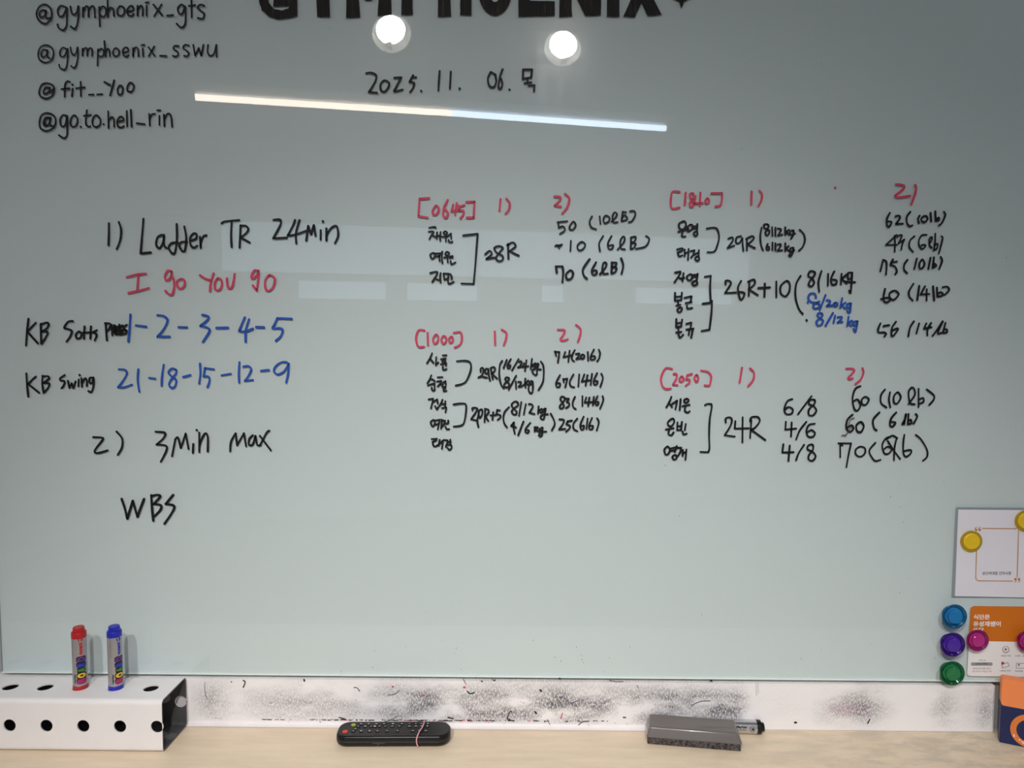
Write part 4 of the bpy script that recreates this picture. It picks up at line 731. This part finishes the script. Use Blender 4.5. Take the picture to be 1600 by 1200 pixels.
SPL = .50; top = [p for p in ol if p[1] <= SPL]
b = MB(); top_poly = [p for p in ol if p[1] < SPL]; top_poly = sorted([p for p in top_poly if p[0] > .5], key=lambda p: -p[1]) + sorted([p for p in top_poly if p[0] <= .5], key=lambda p: p[1])
card_face(b, [(1, SPL)] + top_poly + [(0, SPL)], -.00128); b.build('orange_panel', mat('orange_print', (0.60, 0.155, 0.008), .45), card)
WP = mat('white_print', (.82, .8, .78), .5)
flat_text('printed_line', '식단은', 1521, 1546.5, 968, 8.3, WP, card, cc, -.00138, .03)
flat_text('printed_line', '유성재쌤이', 1520.5, 1563.5, 979, 8.6, WP, card, cc, -.00138, .03)
flat_text('printed_line', '쏜닭', 1520, 1537, 989, 8.6, WP, card, cc, -.00138, .03)
RP = mat('red_print', (.42, .03, .04), .5); GP = mat('grey_pill_print', (.30, .295, .31), .5)
b = MB(); b.face([rcd(x, y, -.00130) for x, y in rounded(1517, 1551, 1035, 1040.2, 2.5, 5)]); b.build('grey_pill', GP, card)
flat_text('printed_line', 'ydwc1000g', 1524.5, 1543.5, 1038.9, 2.9, DK, card, cc, -.00138, .02)
flat_text('printed_line', '추천인 ID', 1529, 1540, 1033, 2.6, DK, card, cc, -.00130, .0)
flat_text('printed_line', 'QR코드로 회원가입시', 1520, 1548, 1046, 3.0, DK, card, cc, -.00130, .0)
flat_text('printed_line', '쇼핑 쿠폰 및 적립금 지급', 1518.5, 1549, 1050.4, 3.0, RP, card, cc, -.00130, .0)
for txt, x0, x1, yb in (('적립금 지급', 1564, 1579, 1026), ('브랜드 할인', 1586, 1604, 1026.3), ('1,000원 쿠폰', 1562, 1579, 1049.6), ('특급배송 무료', 1586, 1606, 1050)):
    flat_text('printed_line', txt, x0, x1, yb, 3.0, DK, card, cc, -.00130, .0)
def icon(parts):
    b = MB()
    for poly, mi in parts: b.face([rcd(x, y, -.0013 - .00004*k_) for x, y in poly], mi) if False else b.face([rcd(x, y, -.00130 - .00003*mi) for x, y in poly], mi)
    return b.build('icon', [GP, mat('card_white', (0, 0, 0)), RP, DK], card)
circ = lambda x, y, r, n=18: [(x + r*math.cos(2*PI*k/n), y + r*math.sin(2*PI*k/n)) for k in range(n)]
star = lambda x, y, r: [(x + (r if k % 2 == 0 else r*.42)*math.sin(PI*k/5), y - (r if k % 2 == 0 else r*.42)*math.cos(PI*k/5)) for k in range(10)]
icon([(circ(1571.5, 1015, 5.6), 0), (circ(1571.5, 1014.6, 4.3), 1), (star(1571.3, 1014.6, 3.0), 2)])
icon([([(1564.5, 1038), (1575, 1034.5), (1577.5, 1041), (1566, 1044.5)], 0), ([(1566, 1038.7), (1574.2, 1035.8), (1576, 1040.2), (1567, 1043.2)], 1), (circ(1566.8, 1036.3, 2.4), 2)])
icon([(rounded(1587.5, 1602, 1036, 1044.5, 1), 0), (rounded(1588.5, 1601, 1037, 1043.6, .8), 1), (star(1592, 1039, 2.4), 2)])
icon([(rounded(1594, 1603, 1012, 1018, 1), 0), (rounded(1595, 1602, 1013, 1017.2, .8), 1)])

MAGW = [(12.0, 0), (12.4, .8), (12.8, 7), (16.2, 11.2), (18.7, 12.4), (19.3, 13.4), (19.0, 14.4), (18.0, 14.9), (16.8, 14.4), (13.2, 11.6), (11.2, 12.0), (10.6, 17.2), (9.8, 18.0), (0, 18.1)]
MAGF = [(16.4, 0), (16.8, .6), (16.9, 2.0), (16.2, 2.6), (13.8, 2.4), (12.9, 2.0), (12.3, 3.6), (11.3, 4.2), (10.6, 4.0), (0, 3.9)]
def magnet(px, py, prof, colname, col, label, y0, ctr):
    q = on_wall(px, py, y0 - ctr); t = thing('magnet', label, 'magnet', (q.x, y0, q.z), group=None)
    toY = Matrix.Rotation(PI/2, 4, 'X')                   # lathe +Z -> -Y (out of the board)
    p = [(r/1000, h/1000) for r, h in prof]
    k = len(p) - 5
    lathe(p[:k+1], 40).build('rim', tinted_plastic(colname, col) if colname not in bpy.data.materials else bpy.data.materials[colname], t, M=toY)
    lathe(p[k:], 40).build('knob', tinted_plastic(colname + '_knob', [min(1, c*1.7 + .012) for c in col], .12) if colname + '_knob' not in bpy.data.materials else bpy.data.materials[colname + '_knob'], t, M=toY)
    lathe([(0, .0002), (.0075, .0002), (.0075, .002), (0, .002)], 24).build('magnet_core', mat('magnet_steel', (.10, .10, .105), .4, metal=.6), t, M=toY)
    return t
magnet(1491.5, 963.2, MAGW, 'blue_plastic_clear', (0.004, 0.105, 0.27), 'translucent blue button magnet on the glass, topmost of the three beside the orange card', -.0006, .0136)
magnet(1488.8, 1007.2, MAGW, 'purple_plastic_clear', (0.034, 0.006, 0.20), 'translucent purple button magnet between the blue and the green one', -.0006, .0136)
magnet(1488.0, 1052.0, MAGW, 'green_plastic_clear', (0.003, 0.105, 0.032), 'translucent green button magnet at the lower edge of the glass', -.0012, .0136)
magnet(1527.5, 1000.5, [(r*.9, h*.75) for r, h in MAGW], 'pink_plastic_clear', (0.27, 0.010, 0.13), 'translucent pink magnet over the left side of the orange and white card', -.0014, .0100)
magnet(1606.5, 1001.5, [(r*.9, h*.75) for r, h in MAGW], 'pink_plastic_clear', (0.27, 0.010, 0.13), 'translucent pink magnet cut off by the right edge of the photo', -.0014, .0100)
magnet(1518.6, 846.2, MAGF, 'yellow_plastic_clear', (0.50, 0.33, 0.010), 'flat yellow magnet on the left side of the white notice sheet', -.0015, .003)
magnet(1603.8, 814.2, MAGF, 'yellow_plastic_clear', (0.50, 0.33, 0.010), 'flat yellow magnet at the upper right of the white notice sheet', -.0015, .003)

# ------------------------------------------------------------------ small carton at the right end of the worktop
c0 = on_level(1561.5, 1160, ZC); ca = math.radians(-25)
cart = thing('carton', 'small navy and orange carton standing on the worktop at the right', 'box', (c0.x, c0.y, ZC + .0003), (0, 0, ca))
CW, CD, CH, CS = .125, .018, .1015, .0595
b = MB(); b.box((0, 0, 0), (CW, CD, CS)); b.build('carton_base', mat('navy_print', (0.003, 0.009, 0.070), .40), cart, bevel=(.0008, 2))['label'] = 'navy lower half'
ol = rounded(0, CW, CS + .0001, CH, .004, 5); b = MB(); slab(b, ol, 0, CD); b.build('carton_top', mat('orange_carton', (0.86, 0.25, 0.075), .45), cart)['label'] = 'orange upper half'
b = MB()                                                  # round orange letter on the navy front
n = 40; a0, a1 = math.radians(62), math.radians(330)
cx, cz = .0375, .0265
b.grid([[(cx + r*math.cos(a0 + (a1-a0)*k/n), -.0004, cz + r*1.06*math.sin(a0 + (a1-a0)*k/n)) for k in range(n+1)] for r in (.0245, .0165)], 0, False)
for k in range(26):
    a = math.radians(random.uniform(205, 325)); r = random.uniform(.0175, .0235); s = random.uniform(.0005, .0013)
    b.face([(cx + r*math.cos(a) + u, -.0005, cz + r*1.06*math.sin(a) + v) for u, v in ((-s, -s*.6), (s, -s*.8), (s*.8, s), (-s*.7, s*.8))], 1)
b.build('round_emblem', [mat('orange_emblem', (0.70, 0.19, 0.035), .5), WP], cart)
b = MB(); b.face([(cx + .004 + .0085*math.cos(2*PI*k/24), -.0004, cz + .006 + .0155*math.sin(2*PI*k/24)) for k in range(24)]); b.build('white_patch', WP, cart)
